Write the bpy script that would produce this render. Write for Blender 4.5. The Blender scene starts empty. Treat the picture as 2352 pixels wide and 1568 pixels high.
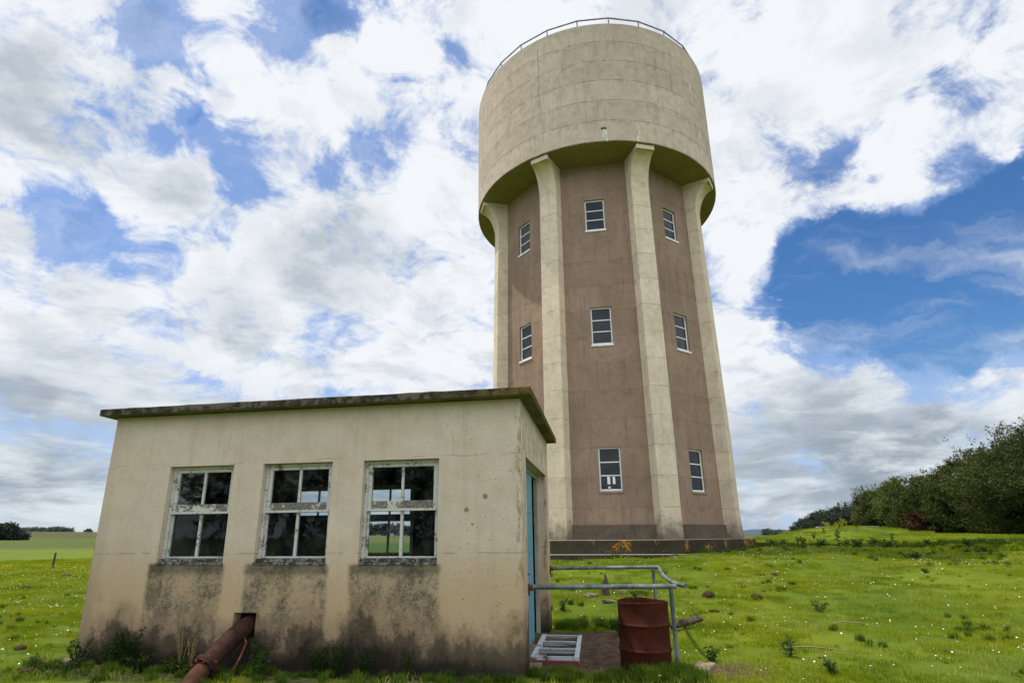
import bpy, bmesh, math, random
import numpy as np
from mathutils import Vector, Matrix
R = math.radians
scene = bpy.context.scene
COL = scene.collection
rng = np.random.default_rng(7)
random.seed(7)

# ------------------------------------------------------------------ helpers
class MB:
    """collects vertices and faces; build() links them as one mesh object"""
    def __init__(self): self.v=[]; self.f=[]
    def add(self, vs, fs):
        n=len(self.v); self.v.extend([tuple(p) for p in vs]); self.f.extend([tuple(i+n for i in f) for f in fs])
    def box(self, x0,x1,y0,y1,z0,z1, M=None):
        vs=[(x,y,z) for x in (x0,x1) for y in (y0,y1) for z in (z0,z1)]
        if M: vs=[M@Vector(p) for p in vs]
        self.add(vs,[(0,1,3,2),(4,6,7,5),(0,4,5,1),(2,3,7,6),(0,2,6,4),(1,5,7,3)])
    def tube(self, pts, rad, n=12, cap=True):
        pts=[Vector(p) for p in pts]; k=len(pts)
        rad=[rad]*k if not hasattr(rad,'__len__') else rad
        vs=[]; u=None
        for i,p in enumerate(pts):
            t=(pts[min(i+1,k-1)]-pts[max(i-1,0)]).normalized()
            if u is None: u=t.orthogonal().normalized()
            else: u=(u-t*u.dot(t)).normalized()
            w=t.cross(u)
            for j in range(n):
                a=2*math.pi*j/n; vs.append(p+(u*math.cos(a)+w*math.sin(a))*rad[i])
        fs=[(i*n+j,i*n+(j+1)%n,(i+1)*n+(j+1)%n,(i+1)*n+j) for i in range(k-1) for j in range(n)]
        if cap: fs+= [tuple(range(n-1,-1,-1)), tuple((k-1)*n+j for j in range(n))]
        self.add(vs,fs)
    def lathe(self, prof, n=48, a0=0.0, ctr=(0,0), rfun=None):
        vs=[];k=len(prof)
        for r,z in prof:
            for j in range(n):
                a=a0+2*math.pi*j/n; vs.append((ctr[0]+r*math.sin(a),ctr[1]-r*math.cos(a),z))
        fs=[(i*n+j,i*n+(j+1)%n,(i+1)*n+(j+1)%n,(i+1)*n+j) for i in range(k-1) for j in range(n)]
        self.add(vs,fs)
    def build(self,name,mat,parent=None,loc=None,rot=None,smooth=False,bevel=0):
        me=bpy.data.meshes.new(name); me.from_pydata(self.v,[],self.f); me.validate(); me.update()
        o=bpy.data.objects.new(name,me); COL.objects.link(o)
        bm=bmesh.new(); bm.from_mesh(me); bmesh.ops.recalc_face_normals(bm,faces=bm.faces); bm.to_mesh(me); bm.free()
        if mat: me.materials.append(mat)
        if smooth:
            me.polygons.foreach_set('use_smooth',[True]*len(me.polygons))
            m=o.modifiers.new('edge','EDGE_SPLIT'); m.split_angle=R(40)
        if bevel:
            b=o.modifiers.new('bevel','BEVEL'); b.width=bevel; b.segments=2; b.limit_method='ANGLE'; b.angle_limit=R(35)
        if parent: o.parent=parent
        if loc: o.location=loc
        if rot: o.rotation_euler=rot
        return o
def soup(name, V, F, mat, parent=None, smooth=False):
    """fast mesh from numpy arrays (quads or tris)"""
    me=bpy.data.meshes.new(name); nf,k=F.shape
    me.vertices.add(len(V)); me.vertices.foreach_set('co',V.astype(np.float32).ravel())
    me.loops.add(nf*k); me.loops.foreach_set('vertex_index',F.astype(np.int32).ravel())
    me.polygons.add(nf); me.polygons.foreach_set('loop_start',(np.arange(nf)*k).astype(np.int32)); me.polygons.foreach_set('loop_total',np.full(nf,k,dtype=np.int32))
    if smooth: me.polygons.foreach_set('use_smooth',np.ones(nf,dtype=bool))
    me.update(calc_edges=True); me.validate()
    if mat: me.materials.append(mat)
    o=bpy.data.objects.new(name,me); COL.objects.link(o)
    if parent: o.parent=parent
    return o
def tag(o,label=None,cat=None,group=None,kind=None):
    if label: o['label']=label
    if cat: o['category']=cat
    if group: o['group']=group
    if kind: o['kind']=kind
    return o
def empty(name,loc=(0,0,0),rz=0,label=None,cat=None,group=None):
    o=bpy.data.objects.new(name,None); COL.objects.link(o); o.location=loc; o.rotation_euler=(0,0,rz); o.empty_display_size=.3
    return tag(o,label,cat,group)
def copy_tree(o,parent=None):
    c=o.copy(); COL.objects.link(c)
    if parent: c.parent=parent
    for ch in list(o.children): copy_tree(ch,c)
    return c
def grid_wall(mb, us, zs, hole, thick, T):
    """wall in (u,z) with rectangular holes; T maps (u,depth,z) to a point; depth 0 outside, thick inside"""
    nu,nz=len(us)-1,len(zs)-1
    solid=lambda i,j: 0<=i<nu and 0<=j<nz and not hole((us[i]+us[i+1])/2,(zs[j]+zs[j+1])/2)
    for i in range(nu):
        for j in range(nz):
            if not solid(i,j): continue
            u0,u1,z0,z1=us[i],us[i+1],zs[j],zs[j+1]
            q=lambda *p:[T(*a) for a in p]
            mb.add(q((u0,0,z0),(u1,0,z0),(u1,0,z1),(u0,0,z1)),[(0,1,2,3)])
            mb.add(q((u0,thick,z0),(u1,thick,z0),(u1,thick,z1),(u0,thick,z1)),[(3,2,1,0)])
            if not solid(i-1,j): mb.add(q((u0,0,z0),(u0,thick,z0),(u0,thick,z1),(u0,0,z1)),[(0,1,2,3)])
            if not solid(i+1,j): mb.add(q((u1,0,z0),(u1,thick,z0),(u1,thick,z1),(u1,0,z1)),[(3,2,1,0)])
            if not solid(i,j-1): mb.add(q((u0,0,z0),(u1,0,z0),(u1,thick,z0),(u0,thick,z0)),[(0,1,2,3)])
            if not solid(i,j+1): mb.add(q((u0,0,z1),(u1,0,z1),(u1,thick,z1),(u0,thick,z1)),[(3,2,1,0)])
def weld(o):
    bm=bmesh.new(); bm.from_mesh(o.data); bmesh.ops.remove_doubles(bm,verts=bm.verts,dist=1e-4); bmesh.ops.recalc_face_normals(bm,faces=bm.faces); bm.to_mesh(o.data); bm.free()

# ------------------------------------------------------------------ node helper
class NT:
    def __init__(self,tree): self.t=tree; tree.nodes.clear()
    def n(self,typ,**kw):
        nd=self.t.nodes.new(typ)
        for k,v in kw.items(): setattr(nd,k,v)
        return nd
    def L(self,a,b): self.t.links.new(a,b)
    def put(self,sock,val):
        if isinstance(val,(int,float)):
            if sock.type=='RGBA': sock.default_value=(val,val,val,1)
            elif sock.type=='VECTOR': sock.default_value=(val,val,val)
            else: sock.default_value=val
        elif isinstance(val,(tuple,list)):
            sock.default_value=tuple(val)+((1,) if sock.type=='RGBA' and len(val)==3 else ())
        else: self.L(val,sock)
    def m(self,op,a,b=None,c=None,clamp=False):
        nd=self.n('ShaderNodeMath',operation=op,use_clamp=clamp); self.put(nd.inputs[0],a)
        if b is not None: self.put(nd.inputs[1],b)
        if c is not None: self.put(nd.inputs[2],c)
        return nd.outputs[0]
    def vm(self,op,a,b=None):
        nd=self.n('ShaderNodeVectorMath',operation=op); self.put(nd.inputs[0],a)
        if b is not None: self.put(nd.inputs[1],b)
        return nd.outputs['Value'] if op in('DOT_PRODUCT','LENGTH') else nd.outputs[0]
    def sep(self,v):
        nd=self.n('ShaderNodeSeparateXYZ'); self.L(v,nd.inputs[0]); return nd.outputs
    def comb(self,x,y,z):
        nd=self.n('ShaderNodeCombineXYZ')
        for i,q in enumerate((x,y,z)): self.put(nd.inputs[i],q)
        return nd.outputs[0]
    def noise(self,v,scale,detail=4,rough=.55,dist=0,out='Fac'):
        nd=self.n('ShaderNodeTexNoise'); nd.inputs['Scale'].default_value=scale; nd.inputs['Detail'].default_value=detail; nd.inputs['Roughness'].default_value=rough; nd.inputs['Distortion'].default_value=dist
        if v is not None: self.L(v,nd.inputs['Vector'])
        return nd.outputs[out]
    def scale(self,v,s): return self.vm('MULTIPLY',v,s)
    def step(self,x,a,b,lo=0,hi=1):
        nd=self.n('ShaderNodeMapRange',interpolation_type='SMOOTHSTEP'); self.put(nd.inputs[0],x); nd.inputs[1].default_value=a; nd.inputs[2].default_value=b; nd.inputs[3].default_value=lo; nd.inputs[4].default_value=hi
        return nd.outputs[0]
    def mix(self,f,a,b,mode='MIX'):
        nd=self.n('ShaderNodeMix',data_type='RGBA',blend_type=mode); self.put(nd.inputs[0],f); self.put(nd.inputs[6],a); self.put(nd.inputs[7],b); return nd.outputs[2]
    def obj(self): return self.n('ShaderNodeTexCoord').outputs['Object']
    def pos(self): return self.n('ShaderNodeNewGeometry').outputs['Position']
    def band(self,x,a,b,e=.01): # 1 inside [a,b]
        return self.m('MULTIPLY',self.step(x,a-e,a+e),self.step(x,b-e,b+e,1,0))
def material(name,fn,rough=.85,spec=.3,metal=0,bump=None):
    m=bpy.data.materials.new(name); m.use_nodes=True; g=NT(m.node_tree)
    out=g.n('ShaderNodeOutputMaterial'); p=g.n('ShaderNodeBsdfPrincipled'); g.L(p.outputs[0],out.inputs[0])
    p.inputs['Roughness'].default_value=rough; p.inputs['Specular IOR Level'].default_value=spec; p.inputs['Metallic'].default_value=metal
    r=fn(g)
    if isinstance(r,tuple) and len(r)==2 and not isinstance(r[0],(int,float)): col,h=r
    else: col,h=r,None
    g.put(p.inputs['Base Color'],col)
    if h is not None:
        b=g.n('ShaderNodeBump'); b.inputs['Strength'].default_value=bump[0]; b.inputs['Distance'].default_value=bump[1]; g.L(h,b.inputs['Height']); g.L(b.outputs[0],p.inputs['Normal'])
    return m

# ------------------------------------------------------------------ camera
F,PITCH,ROLL,CX,CY=1281.86,.2775,-.0078,1150.95,864.72
cam=bpy.data.cameras.new('camera'); co=bpy.data.objects.new('camera',cam); COL.objects.link(co)
cam.sensor_width=36; cam.lens=F/2352*36; cam.shift_x=(1176-CX)/2352; cam.shift_y=(CY-784)/2352
cam.clip_start=.1; cam.clip_end=20000
fw=Vector((0,math.cos(PITCH),math.sin(PITCH))); up0=Vector((0,-math.sin(PITCH),math.cos(PITCH))); rt0=Vector((1,0,0))
rt=rt0*math.cos(ROLL)+up0*math.sin(ROLL); up=up0*math.cos(ROLL)-rt0*math.sin(ROLL)
co.matrix_world=Matrix(((rt.x,up.x,-fw.x,0),(rt.y,up.y,-fw.y,0),(rt.z,up.z,-fw.z,1.58),(0,0,0,1)))
scene.camera=co

# ------------------------------------------------------------------ terrain height
AX=(4.551,24.0)                      # tower axis
SX,SY,SA=.2408,7.0742,.1783          # shed corner and turn
sr=(math.cos(SA),-math.sin(SA)); sn=(math.sin(SA),math.cos(SA))
def shed2world(x,n,z=0): return (SX+sr[0]*x+sn[0]*n, SY+sr[1]*x+sn[1]*n, z)
ctrl=[(4.7,18.4,.774),(14,18.8,.86),(19,20,.99),(23.2,24,1.11),(11,13,.36),(5,13,.33),(10,10,.08),(5,10.4,.04),(20,11,.12),(29,15,.5),(38,12,.1),(29,22,1.08),(32.2,25,1.06),(37.7,20,.81),(41.8,26,1.24),(47,24,1.2),(55,26,1.2),(32.3,33,1.2),(29.3,38,1.9),(31.9,41,1.9),(36,42,1.35),(41.8,48,.98),(35,60,.9),(32.3,66,.9),(27.6,36,1.45),(25.5,35,1.02),(23.7,34,.98),(26,30,1.0),(25,45,.9),(25,80,.6),(30.5,39,1.97),(24,60,.7),(30,70,.9),(36,70,1.1),(45,50,1.6),(10,30,1.1),(0,28,.8),(-8,28,.4),(17,30,1.25),(17,45,1.2),(24,200,.9),(30,200,.9),(20,700,.5),(30,700,.5),(40,300,1),(0,60,.3),(-10,60,.1),(-11,150,-.3),(-11,700,0),(-3,700,0),(5,200,.2),(10,700,0),
(-37.5,17,.05),(-37.4,45,-.12),(-40.5,45,.02),(-34,45,-.15),(-38,92,.35),(-33,92,.2),(-43,92,.5),(-38,105,.25),(-39.4,200,1.4),(-36,200,1.2),(-45,200,1.7),(-38,450,5.6),(-34,450,5.2),(-43,450,5.9),(-38,800,5),(-26,450,2.5),(-60,200,1.5),(-60,60,.1),(-25,45,-.1),(-20,15,0),(-38,10,0),(-45,15,0),(-60,20,0)]
ctrl+=[(a,8.2,0) for a in range(-180,180,15)]+[(a,4,0) for a in range(-180,180,30)]+[(a,d,0) for a in list(range(75,285,20)) for d in (15,40,150,700)]
ctrl+=[(a,3000,-2) for a in range(-180,180,15)]
CA=np.array([c[0] for c in ctrl],float); CD=np.log(np.array([c[1] for c in ctrl],float)); CZ=np.array([c[2] for c in ctrl],float)
def height(x,y,rough=True):
    x=np.atleast_1d(np.asarray(x,float)); y=np.atleast_1d(np.asarray(y,float))
    az=np.degrees(np.arctan2(x,y)); d=np.hypot(x,y); ld=np.log(np.maximum(d,1.5))
    z=np.zeros(len(x))
    for s in range(0,len(x),20000):
        a=az[s:s+20000,None]-CA[None]; a=(a+180)%360-180
        q=(a/7)**2+((ld[s:s+20000,None]-CD[None])*6)**2
        w=1/(q+.08)**2
        z[s:s+20000]=(w*CZ).sum(1)/w.sum(1)
    if rough:
        k=np.clip((d-8.5)/6,0,1)*np.clip(d/60,0.35,3)
        z+=k*(.014*np.sin(x*.9+1.3*np.sin(y*.5))*np.sin(y*.8+x*.2)+.008*np.sin(x*2.3+y*1.1)*np.sin(y*2.7-x*.6))
    return z
def hz(x,y): return float(height([x],[y])[0])
def polar(azd,d): return (d*math.sin(R(azd)),d*math.cos(R(azd)))

# ------------------------------------------------------------------ materials
def m_ground(g):
    P=g.pos(); xs=g.sep(P)
    d=g.vm('LENGTH',g.comb(xs[0],xs[1],0))
    n1=g.noise(P,.35,5,.6); n2=g.noise(P,2.5,5,.6); n3=g.noise(P,14,4,.6)
    near=g.mix(g.step(n1,.35,.65),(.060,.100,.005),(.110,.140,.007))
    near=g.mix(g.m('MULTIPLY',g.step(n2,.5,.75),.6),near,(.03,.055,.008))
    near=g.mix(g.step(n3,.45,.8,0,.5),near,(.11,.12,.03))
    # far fields: bands running across
    nf=g.noise(g.scale(P,(.01,.03,0)),1.0,4,.6)
    bright=(.105,.140,.014); dull=(.072,.082,.022)
    far=g.mix(g.step(nf,.4,.6),dull,(.07,.10,.02))
    far=g.mix(g.step(g.m('ADD',xs[1],g.m('MULTIPLY',n1,12)),205,235),far,(.065,.072,.025))
    ydist=g.m('ADD',xs[1],g.m('MULTIPLY',xs[0],-.12))
    mid=g.mix(g.step(n1,.4,.7),bright,(.09,.12,.015))
    col=g.mix(g.step(d,38,50),near,mid)
    col=g.mix(g.step(d,96,104),col,far)
    # through the shed: bright crop beyond
    crop=g.m('MULTIPLY',g.band(g.m('DIVIDE',xs[0],xs[1]),-.55,.12,.08),g.band(d,40,330,6))
    col=g.mix(crop,col,g.mix(g.step(d,150,210),(.06,.105,.025),(.12,.135,.045)))
    # buttercup strip by the fence
    strip=g.m('MULTIPLY',g.band(d,43,49,1.5),g.step(g.noise(P,3,4),.45,.6)); col=g.mix(g.m('MULTIPLY',strip,.55),col,(.35,.22,.02))
    # shed local coordinates
    dx=g.m('SUBTRACT',xs[0],SX); dy=g.m('SUBTRACT',xs[1],SY)
    lx=g.m('ADD',g.m('MULTIPLY',dx,sr[0]),g.m('MULTIPLY',dy,sr[1])); ln=g.m('ADD',g.m('MULTIPLY',dx,sn[0]),g.m('MULTIPLY',dy,sn[1]))
    jit=g.m('MULTIPLY',g.m('SUBTRACT',g.noise(P,3,5,.65),.5),.9)
    dirt=g.m('MULTIPLY',g.band(g.m('ADD',lx,jit),-.2,1.75,.12),g.band(g.m('ADD',ln,jit),.15,3.0,.12))
    d2=g.m('MULTIPLY',g.band(g.m('ADD',lx,jit),1.75,2.75,.15),g.band(g.m('ADD',ln,jit),.3,1.15,.15))
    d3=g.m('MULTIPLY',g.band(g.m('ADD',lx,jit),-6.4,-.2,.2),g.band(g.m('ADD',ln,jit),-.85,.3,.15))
    dm=g.m('MAXIMUM',dirt,d2)
    dcol=g.mix(g.step(g.noise(P,9,6,.7),.3,.7),(.040,.025,.016),(.135,.088,.056))
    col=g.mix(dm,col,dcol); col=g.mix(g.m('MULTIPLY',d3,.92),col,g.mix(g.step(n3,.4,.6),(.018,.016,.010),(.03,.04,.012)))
    return col,g.noise(P,11,6,.7)
M_GROUND=material('ground_soil_and_turf',m_ground,.95,.1,bump=(.6,.05))

def concrete(base1,base2,grime,joint=None,jk=.55,zfoot=None,crack=True,pits=1.0,foot_col=(.05,.042,.03),extra=None,warm=None,streak=.5,side=None):
    def fn(g):
        P=g.obj(); xs=g.sep(P)
        n1=g.noise(P,.45,6,.62); n2=g.noise(P,3.5,7,.65); n3=g.noise(P,24,5,.7)
        c=g.mix(g.step(n1,.3,.7),base1,base2)
        c=g.mix(g.step(n2,.35,.75,0,.35),c,grime)
        st=g.noise(g.scale(P,(3.0,3.0,.22)),1.6,7,.7)
        c=g.mix(g.step(st,.5,.78,0,streak),c,grime)
        if warm is not None:
            c=g.mix(g.step(g.noise(g.scale(P,(1.2,1.2,.25)),1.1,5,.6),.5,.72,0,.6),c,warm)
        n4=g.noise(g.scale(P,(1,1,.5)),9,8,.78); c=g.mix(g.step(n4,.52,.70,0,.42),c,grime); c=g.mix(g.step(n4,.46,.30,0,.22),c,tuple(min(q*1.22,.9) for q in base1))
        if joint:
            dz,z0=joint
            wob=g.m('MULTIPLY',g.m('SUBTRACT',g.noise(P,1.4,4,.6),.5),.05)
            zz=g.m('ADD',xs[2],wob)
            fr=g.m('FRACT',g.m('DIVIDE',g.m('SUBTRACT',zz,z0),dz))
            dd=g.m('MULTIPLY',g.m('MINIMUM',fr,g.m('SUBTRACT',1,fr)),dz)
            ln=g.step(dd,.004,.022,1,0)
            brk=g.step(g.noise(P,2.2,5,.7),.36,.58)
            c=g.mix(g.m('MULTIPLY',ln,g.m('MULTIPLY',brk,jk)),c,tuple(q*.30 for q in grime))
            # faint tone change from pour to pour
            fl=g.m('FLOOR',g.m('DIVIDE',g.m('SUBTRACT',xs[2],z0),dz))
            h=g.m('FRACT',g.m('MULTIPLY',g.m('SINE',g.m('MULTIPLY',fl,12.98)),437.5))
            c=g.mix(g.m('MULTIPLY',h,.16),c,grime)
            # soft dirt just below each joint
            c=g.mix(g.m('MULTIPLY',g.step(fr,.55,1.0),g.step(n2,.45,.7,0,.35)),c,grime)
        # dark pits
        pt=g.n('ShaderNodeTexVoronoi'); pt.inputs['Scale'].default_value=9; g.L(P,pt.inputs['Vector'])
        pm=g.m('MULTIPLY',g.step(pt.outputs['Distance'],.05,.11,1,0),g.step(g.noise(P,1.3,3),.5,.62))
        c=g.mix(g.m('MULTIPLY',pm,.7*pits),c,(.06,.045,.03))
        sp=g.m('MULTIPLY',g.step(n3,.64,.72),g.step(n2,.42,.6)); c=g.mix(g.m('MULTIPLY',sp,.55*pits),c,tuple(q*.4 for q in grime))
        if zfoot:
            z0,z1=zfoot; q=g.m('ADD',xs[2],g.m('MULTIPLY',g.m('SUBTRACT',n2,.5),(z1-z0)*1.6))
            c=g.mix(g.step(q,z0,z1,.85,0),c,foot_col)
        if extra: c=extra(g,P,xs,c,n1,n2,n3)
        return c,g.m('ADD',g.m('MULTIPLY',n3,.5),g.m('MULTIPLY',n2,1.2))
    return fn
CREAM=((.77,.64,.49),(.67,.55,.41))
def tank_extra(g,P,xs,c,n1,n2,n3):
    # vertical pour joints and a few lime runs, placed by bearing round the tank
    ang=g.m('MULTIPLY',g.m('ARCTAN2',xs[0],g.m('MULTIPLY',xs[1],-1)),180/math.pi)
    w=g.m('ADD',ang,g.m('MULTIPLY',g.m('SUBTRACT',g.noise(P,2.0,5,.6),.5),1.6))
    for a,z0,z1 in ((-31,18.6,21.6),(28,19.3,20.2)):
        k=g.m('MULTIPLY',g.band(w,a-.12,a+.12,.12),g.band(xs[2],z0,z1,.2)); c=g.mix(g.m('MULTIPLY',k,.75),c,(.08,.065,.05))
    for a,z0,z1,hw in ((-4,16.25,17.0,.9),(9.5,16.3,17.05,.6),(46,16.7,18.6,.4),(42,19.5,20.4,.3)):
        k=g.m('MULTIPLY',g.m('MULTIPLY',g.band(w,a-hw,a+hw,.3),g.band(xs[2],z0,z1,.1)),g.step(g.noise(g.scale(P,(5,5,1.2)),2.5,5,.7),.48,.56)); c=g.mix(k,c,(.75,.74,.70))
    k=g.m('MULTIPLY',g.band(w,-5.6,-3.4,.2),g.band(g.m('ADD',xs[2],g.m('MULTIPLY',n2,.1)),16.93,17.03,.03)); c=g.mix(g.m('MULTIPLY',k,.9),c,(.02,.018,.015))
    k=g.m('MULTIPLY',g.m('MULTIPLY',g.band(ang,-48,-20,4),g.band(xs[2],18.7,20.1,.3)),g.step(g.noise(g.scale(P,(6,6,1.5)),1.6,5,.75),.56,.66)); c=g.mix(g.m('MULTIPLY',k,.7),c,(.15,.12,.08))
    # worn grey top band
    c=g.mix(g.step(g.m('ADD',xs[2],n2),21.6,23.0,0,.5),c,(.36,.32,.25))
    return c
M_TANK=material('weathered_cream_concrete',concrete((.61,.50,.40),(.49,.395,.305),(.24,.18,.12),jk=.8,joint=(.97,16.34),pits=1.2,streak=.62,extra=tank_extra),.9,.2,bump=(.35,.02))
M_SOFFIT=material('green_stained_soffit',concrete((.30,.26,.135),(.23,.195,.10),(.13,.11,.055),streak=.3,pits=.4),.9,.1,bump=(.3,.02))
M_RIB=material('cream_pillar_concrete',concrete(CREAM[0],CREAM[1],(.36,.29,.19),joint=(1.05,1.42),zfoot=(1.40,2.45),pits=1.0,streak=.5,foot_col=(.085,.062,.038)),.9,.2,bump=(.35,.02))
M_PANEL=material('brown_rendered_concrete',concrete((.355,.248,.182),(.265,.182,.132),(.165,.115,.085),jk=.32,joint=(1.05,1.42),zfoot=(1.3,2.0),pits=.35,warm=(.40,.245,.15),streak=.8,foot_col=(.075,.055,.038)),.9,.15,bump=(.3,.02))
def plinth_extra(g,P,xs,c,n1,n2,n3):
    li=g.m('MULTIPLY',g.step(g.noise(P,1.7,6,.7),.54,.60),g.step(g.noise(P,14,3,.6),.42,.55)); c=g.mix(g.m('MULTIPLY',li,g.step(xs[2],1.0,1.15)),c,(.36,.17,.02))
    g2=g.n('ShaderNodeNewGeometry'); up=g.sep(g2.outputs['Normal'])[2]
    return g.mix(g.step(up,.6,.9),c,(.33,.31,.26))
M_PLINTH=material('dark_plinth_concrete',concrete((.070,.058,.038),(.038,.034,.022),(.022,.019,.014),pits=1,streak=.9,extra=plinth_extra),.92,.15,bump=(.5,.03))

M_BAND=material('brown_plinth_band',concrete((.17,.128,.09),(.105,.08,.057),(.04,.033,.025),pits=1,streak=.95),.92,.12,bump=(.5,.03))
WX=[(-5.02,-4.02),(-3.57,-2.55),(-2.11,-1.07)]   # front window openings
WZ=(1.265,2.556)
def shed_extra(g,P,xs,c,n1,n2,n3):
    x,y,z=xs
    j=g.m('MULTIPLY',g.m('SUBTRACT',g.noise(P,2.4,6,.7),.5),.5)
    front=g.step(y,.03,.05,1,0)
    # orange-tan lower half
    c=g.mix(g.step(g.m('ADD',z,j),.8,1.75,.85,0),c,(.52,.36,.205)); gr_n=g.noise(P,75,3,.7); c=g.mix(g.step(gr_n,.42,.66,0,.28),c,(.30,.22,.14))
    vs_=g.noise(g.scale(P,(5,5,.35)),1.5,6,.65); c=g.mix(g.step(vs_,.52,.72,0,.35),c,(.42,.34,.24))
    jf=g.m('MULTIPLY',g.m('SUBTRACT',g.noise(P,7,4,.7),.5),.10)
    grime=None
    for a,b in WX:
        k=g.m('MULTIPLY',g.band(g.m('ADD',x,jf),a-.10,b+.03,.045),g.step(g.m('ADD',z,jf),1.225,1.275,1,0))
        grime=k if grime is None else g.m('MAXIMUM',grime,k)
    patch=g.noise(g.scale(P,(1.2,1,1.0)),2.6,9,.72)
    fine=g.noise(P,60,4,.75); fine2=g.noise(P,17,6,.75)
    mott=g.m('ADD',g.m('MULTIPLY',fine,.5),g.m('MULTIPLY',fine2,.5))
    blot=g.noise(P,1.9,4,.6); patch=g.m('ADD',g.m('MULTIPLY',patch,.6),g.m('MULTIPLY',blot,.42))
    mask=g.m('MULTIPLY',g.m('MULTIPLY',grime,front),g.step(g.m('ADD',patch,g.m('MULTIPLY',g.m('SUBTRACT',mott,.5),.75)),.41,.60,.96,.26))
    c=g.mix(mask,c,g.mix(g.step(mott,.38,.60),(.075,.062,.040),(.215,.175,.12)))
    rim=g.m('MULTIPLY',g.m('MULTIPLY',grime,front),g.band(g.m('ADD',z,jf),1.12,1.30,.05)); c=g.mix(g.m('MULTIPLY',rim,.6),c,(.06,.05,.035))
    # sand coloured speckle low on the wall
    c=g.mix(g.m('MULTIPLY',g.step(g.m('ADD',z,j),.4,1.2,1,0),g.step(mott,.54,.62,0,.65)),c,(.20,.13,.075))
    # rising damp: first brown, then near black, each with its own ragged edge
    big=g.noise(g.scale(P,(1,1,.6)),1.35,5,.6)
    q=g.m('ADD',z,g.m('ADD',g.m('MULTIPLY',g.m('SUBTRACT',big,.5),-1.5),g.m('ADD',g.m('MULTIPLY',g.m('SUBTRACT',mott,.5),.7),g.m('MULTIPLY',g.m('SUBTRACT',patch,.5),.5))))
    c=g.mix(g.step(q,.48,.80,.60,0),c,(.24,.165,.10))
    c=g.mix(g.step(q,.34,.52,.88,0),c,(.070,.053,.036))
    c=g.mix(g.step(q,.10,.34,.97,0),c,(.026,.020,.014))
    c=g.mix(g.m('MULTIPLY',g.step(g.m('ADD',z,g.m('MULTIPLY',j,.3)),.05,.22,1,0),.9),c,(.022,.018,.013))
    # damp right corner patch
    k=g.m('MULTIPLY',g.band(g.m('ADD',x,j),-1.0,.2,.2),g.band(q,.1,.62,.2)); c=g.mix(g.m('MULTIPLY',k,g.step(patch,.4,.55,.7,.1)),c,(.10,.08,.05))
    # day joint at sill height
    w=g.m('ADD',z,g.m('MULTIPLY',g.m('SUBTRACT',g.noise(P,1.8,5,.6),.5),.05))
    c=g.mix(g.m('MULTIPLY',g.band(w,1.378,1.386,.005),g.step(n2,.4,.55,0,.75)),c,(.16,.11,.07))
    w2=g.m('ADD',z,g.m('MULTIPLY',g.m('SUBTRACT',g.noise(P,2.4,6,.65),.5),.16))
    c=g.mix(g.m('MULTIPLY',g.m('MULTIPLY',g.band(w2,2.585,2.591,.004),front),g.step(g.noise(P,1.3,3),.46,.56,0,.8)),c,(.16,.115,.07))
    # hairline cracks
    xv=g.m('ADD',x,g.m('MULTIPLY',g.m('SUBTRACT',g.noise(P,2.0,7,.7),.5),.28))
    for cx,z0,z1 in ((-4.15,2.6,3.0),(-3.75,.7,1.15),(-3.62,.68,.95),(-.9,2.6,2.9)):
        c=g.mix(g.m('MULTIPLY',g.m('MULTIPLY',g.band(xv,cx-.002,cx+.002,.003),g.band(z,z0,z1,.05)),g.m('MULTIPLY',front,.6)),c,(.12,.085,.05))
    # rust / lichen specks toward the right end and near the eaves
    sv=g.n('ShaderNodeTexVoronoi'); sv.inputs['Scale'].default_value=22; sv.inputs['Randomness'].default_value=1; g.L(P,sv.inputs['Vector'])
    dens=g.m('ADD',g.step(x,-2.2,.1,0,.5),g.step(g.noise(P,1.1,4,.7),.45,.7,0,.55))
    sz=g.sep(sv.outputs['Color'])[0]
    k=g.m('MULTIPLY',g.m('LESS_THAN',sv.outputs['Distance'],g.m('MULTIPLY',sz,.20)),g.m('GREATER_THAN',g.m('MULTIPLY',dens,g.sep(sv.outputs['Color'])[1]),.40))
    c=g.mix(g.m('MULTIPLY',k,.8),c,g.mix(g.sep(sv.outputs['Color'])[2],(.20,.11,.04),(.07,.05,.03)))
    for cx,cz,rr in ((-.46,2.06,.045),(-.70,1.90,.04),(-.62,1.72,.022)):
        dd=g.vm('LENGTH',g.vm('SUBTRACT',P,(cx,0,cz))); k=g.step(g.m('ADD',dd,g.m('MULTIPLY',g.m('SUBTRACT',g.noise(P,30,4,.7),.5),.08)),rr*.5,rr,.85,0); c=g.mix(k,c,(.27,.13,.03))
    # green-yellow lichen streak down the corner
    kc=g.m('MULTIPLY',g.band(x,-.07,.03,.03),g.m('MULTIPLY',g.step(g.noise(g.scale(P,(4,4,1)),3,6,.75),.48,.6),g.band(z,.9,3.3,.2))); c=g.mix(g.m('MULTIPLY',kc,.75),c,(.20,.14,.035))
    ke=g.m('MULTIPLY',g.step(g.m('ADD',z,j),3.0,3.3,0,.35),1.0); c=g.mix(ke,c,(.33,.30,.17))
    kl=g.m('MULTIPLY',g.step(g.m('ADD',x,j),-6.05,-5.75,.6,0),g.step(z,.5,2.2,1,.2)); c=g.mix(kl,c,(.28,.21,.14))
    # inside faces coloured dark to stand for the unlit room
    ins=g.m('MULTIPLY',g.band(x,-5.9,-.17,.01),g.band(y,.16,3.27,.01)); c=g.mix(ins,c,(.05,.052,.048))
    return c
M_SHED=material('stained_cream_render',concrete((.68,.572,.458),(.62,.512,.402),(.42,.335,.235),pits=.5,streak=.3,extra=shed_extra),.92,.12,bump=(.6,.014))
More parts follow.
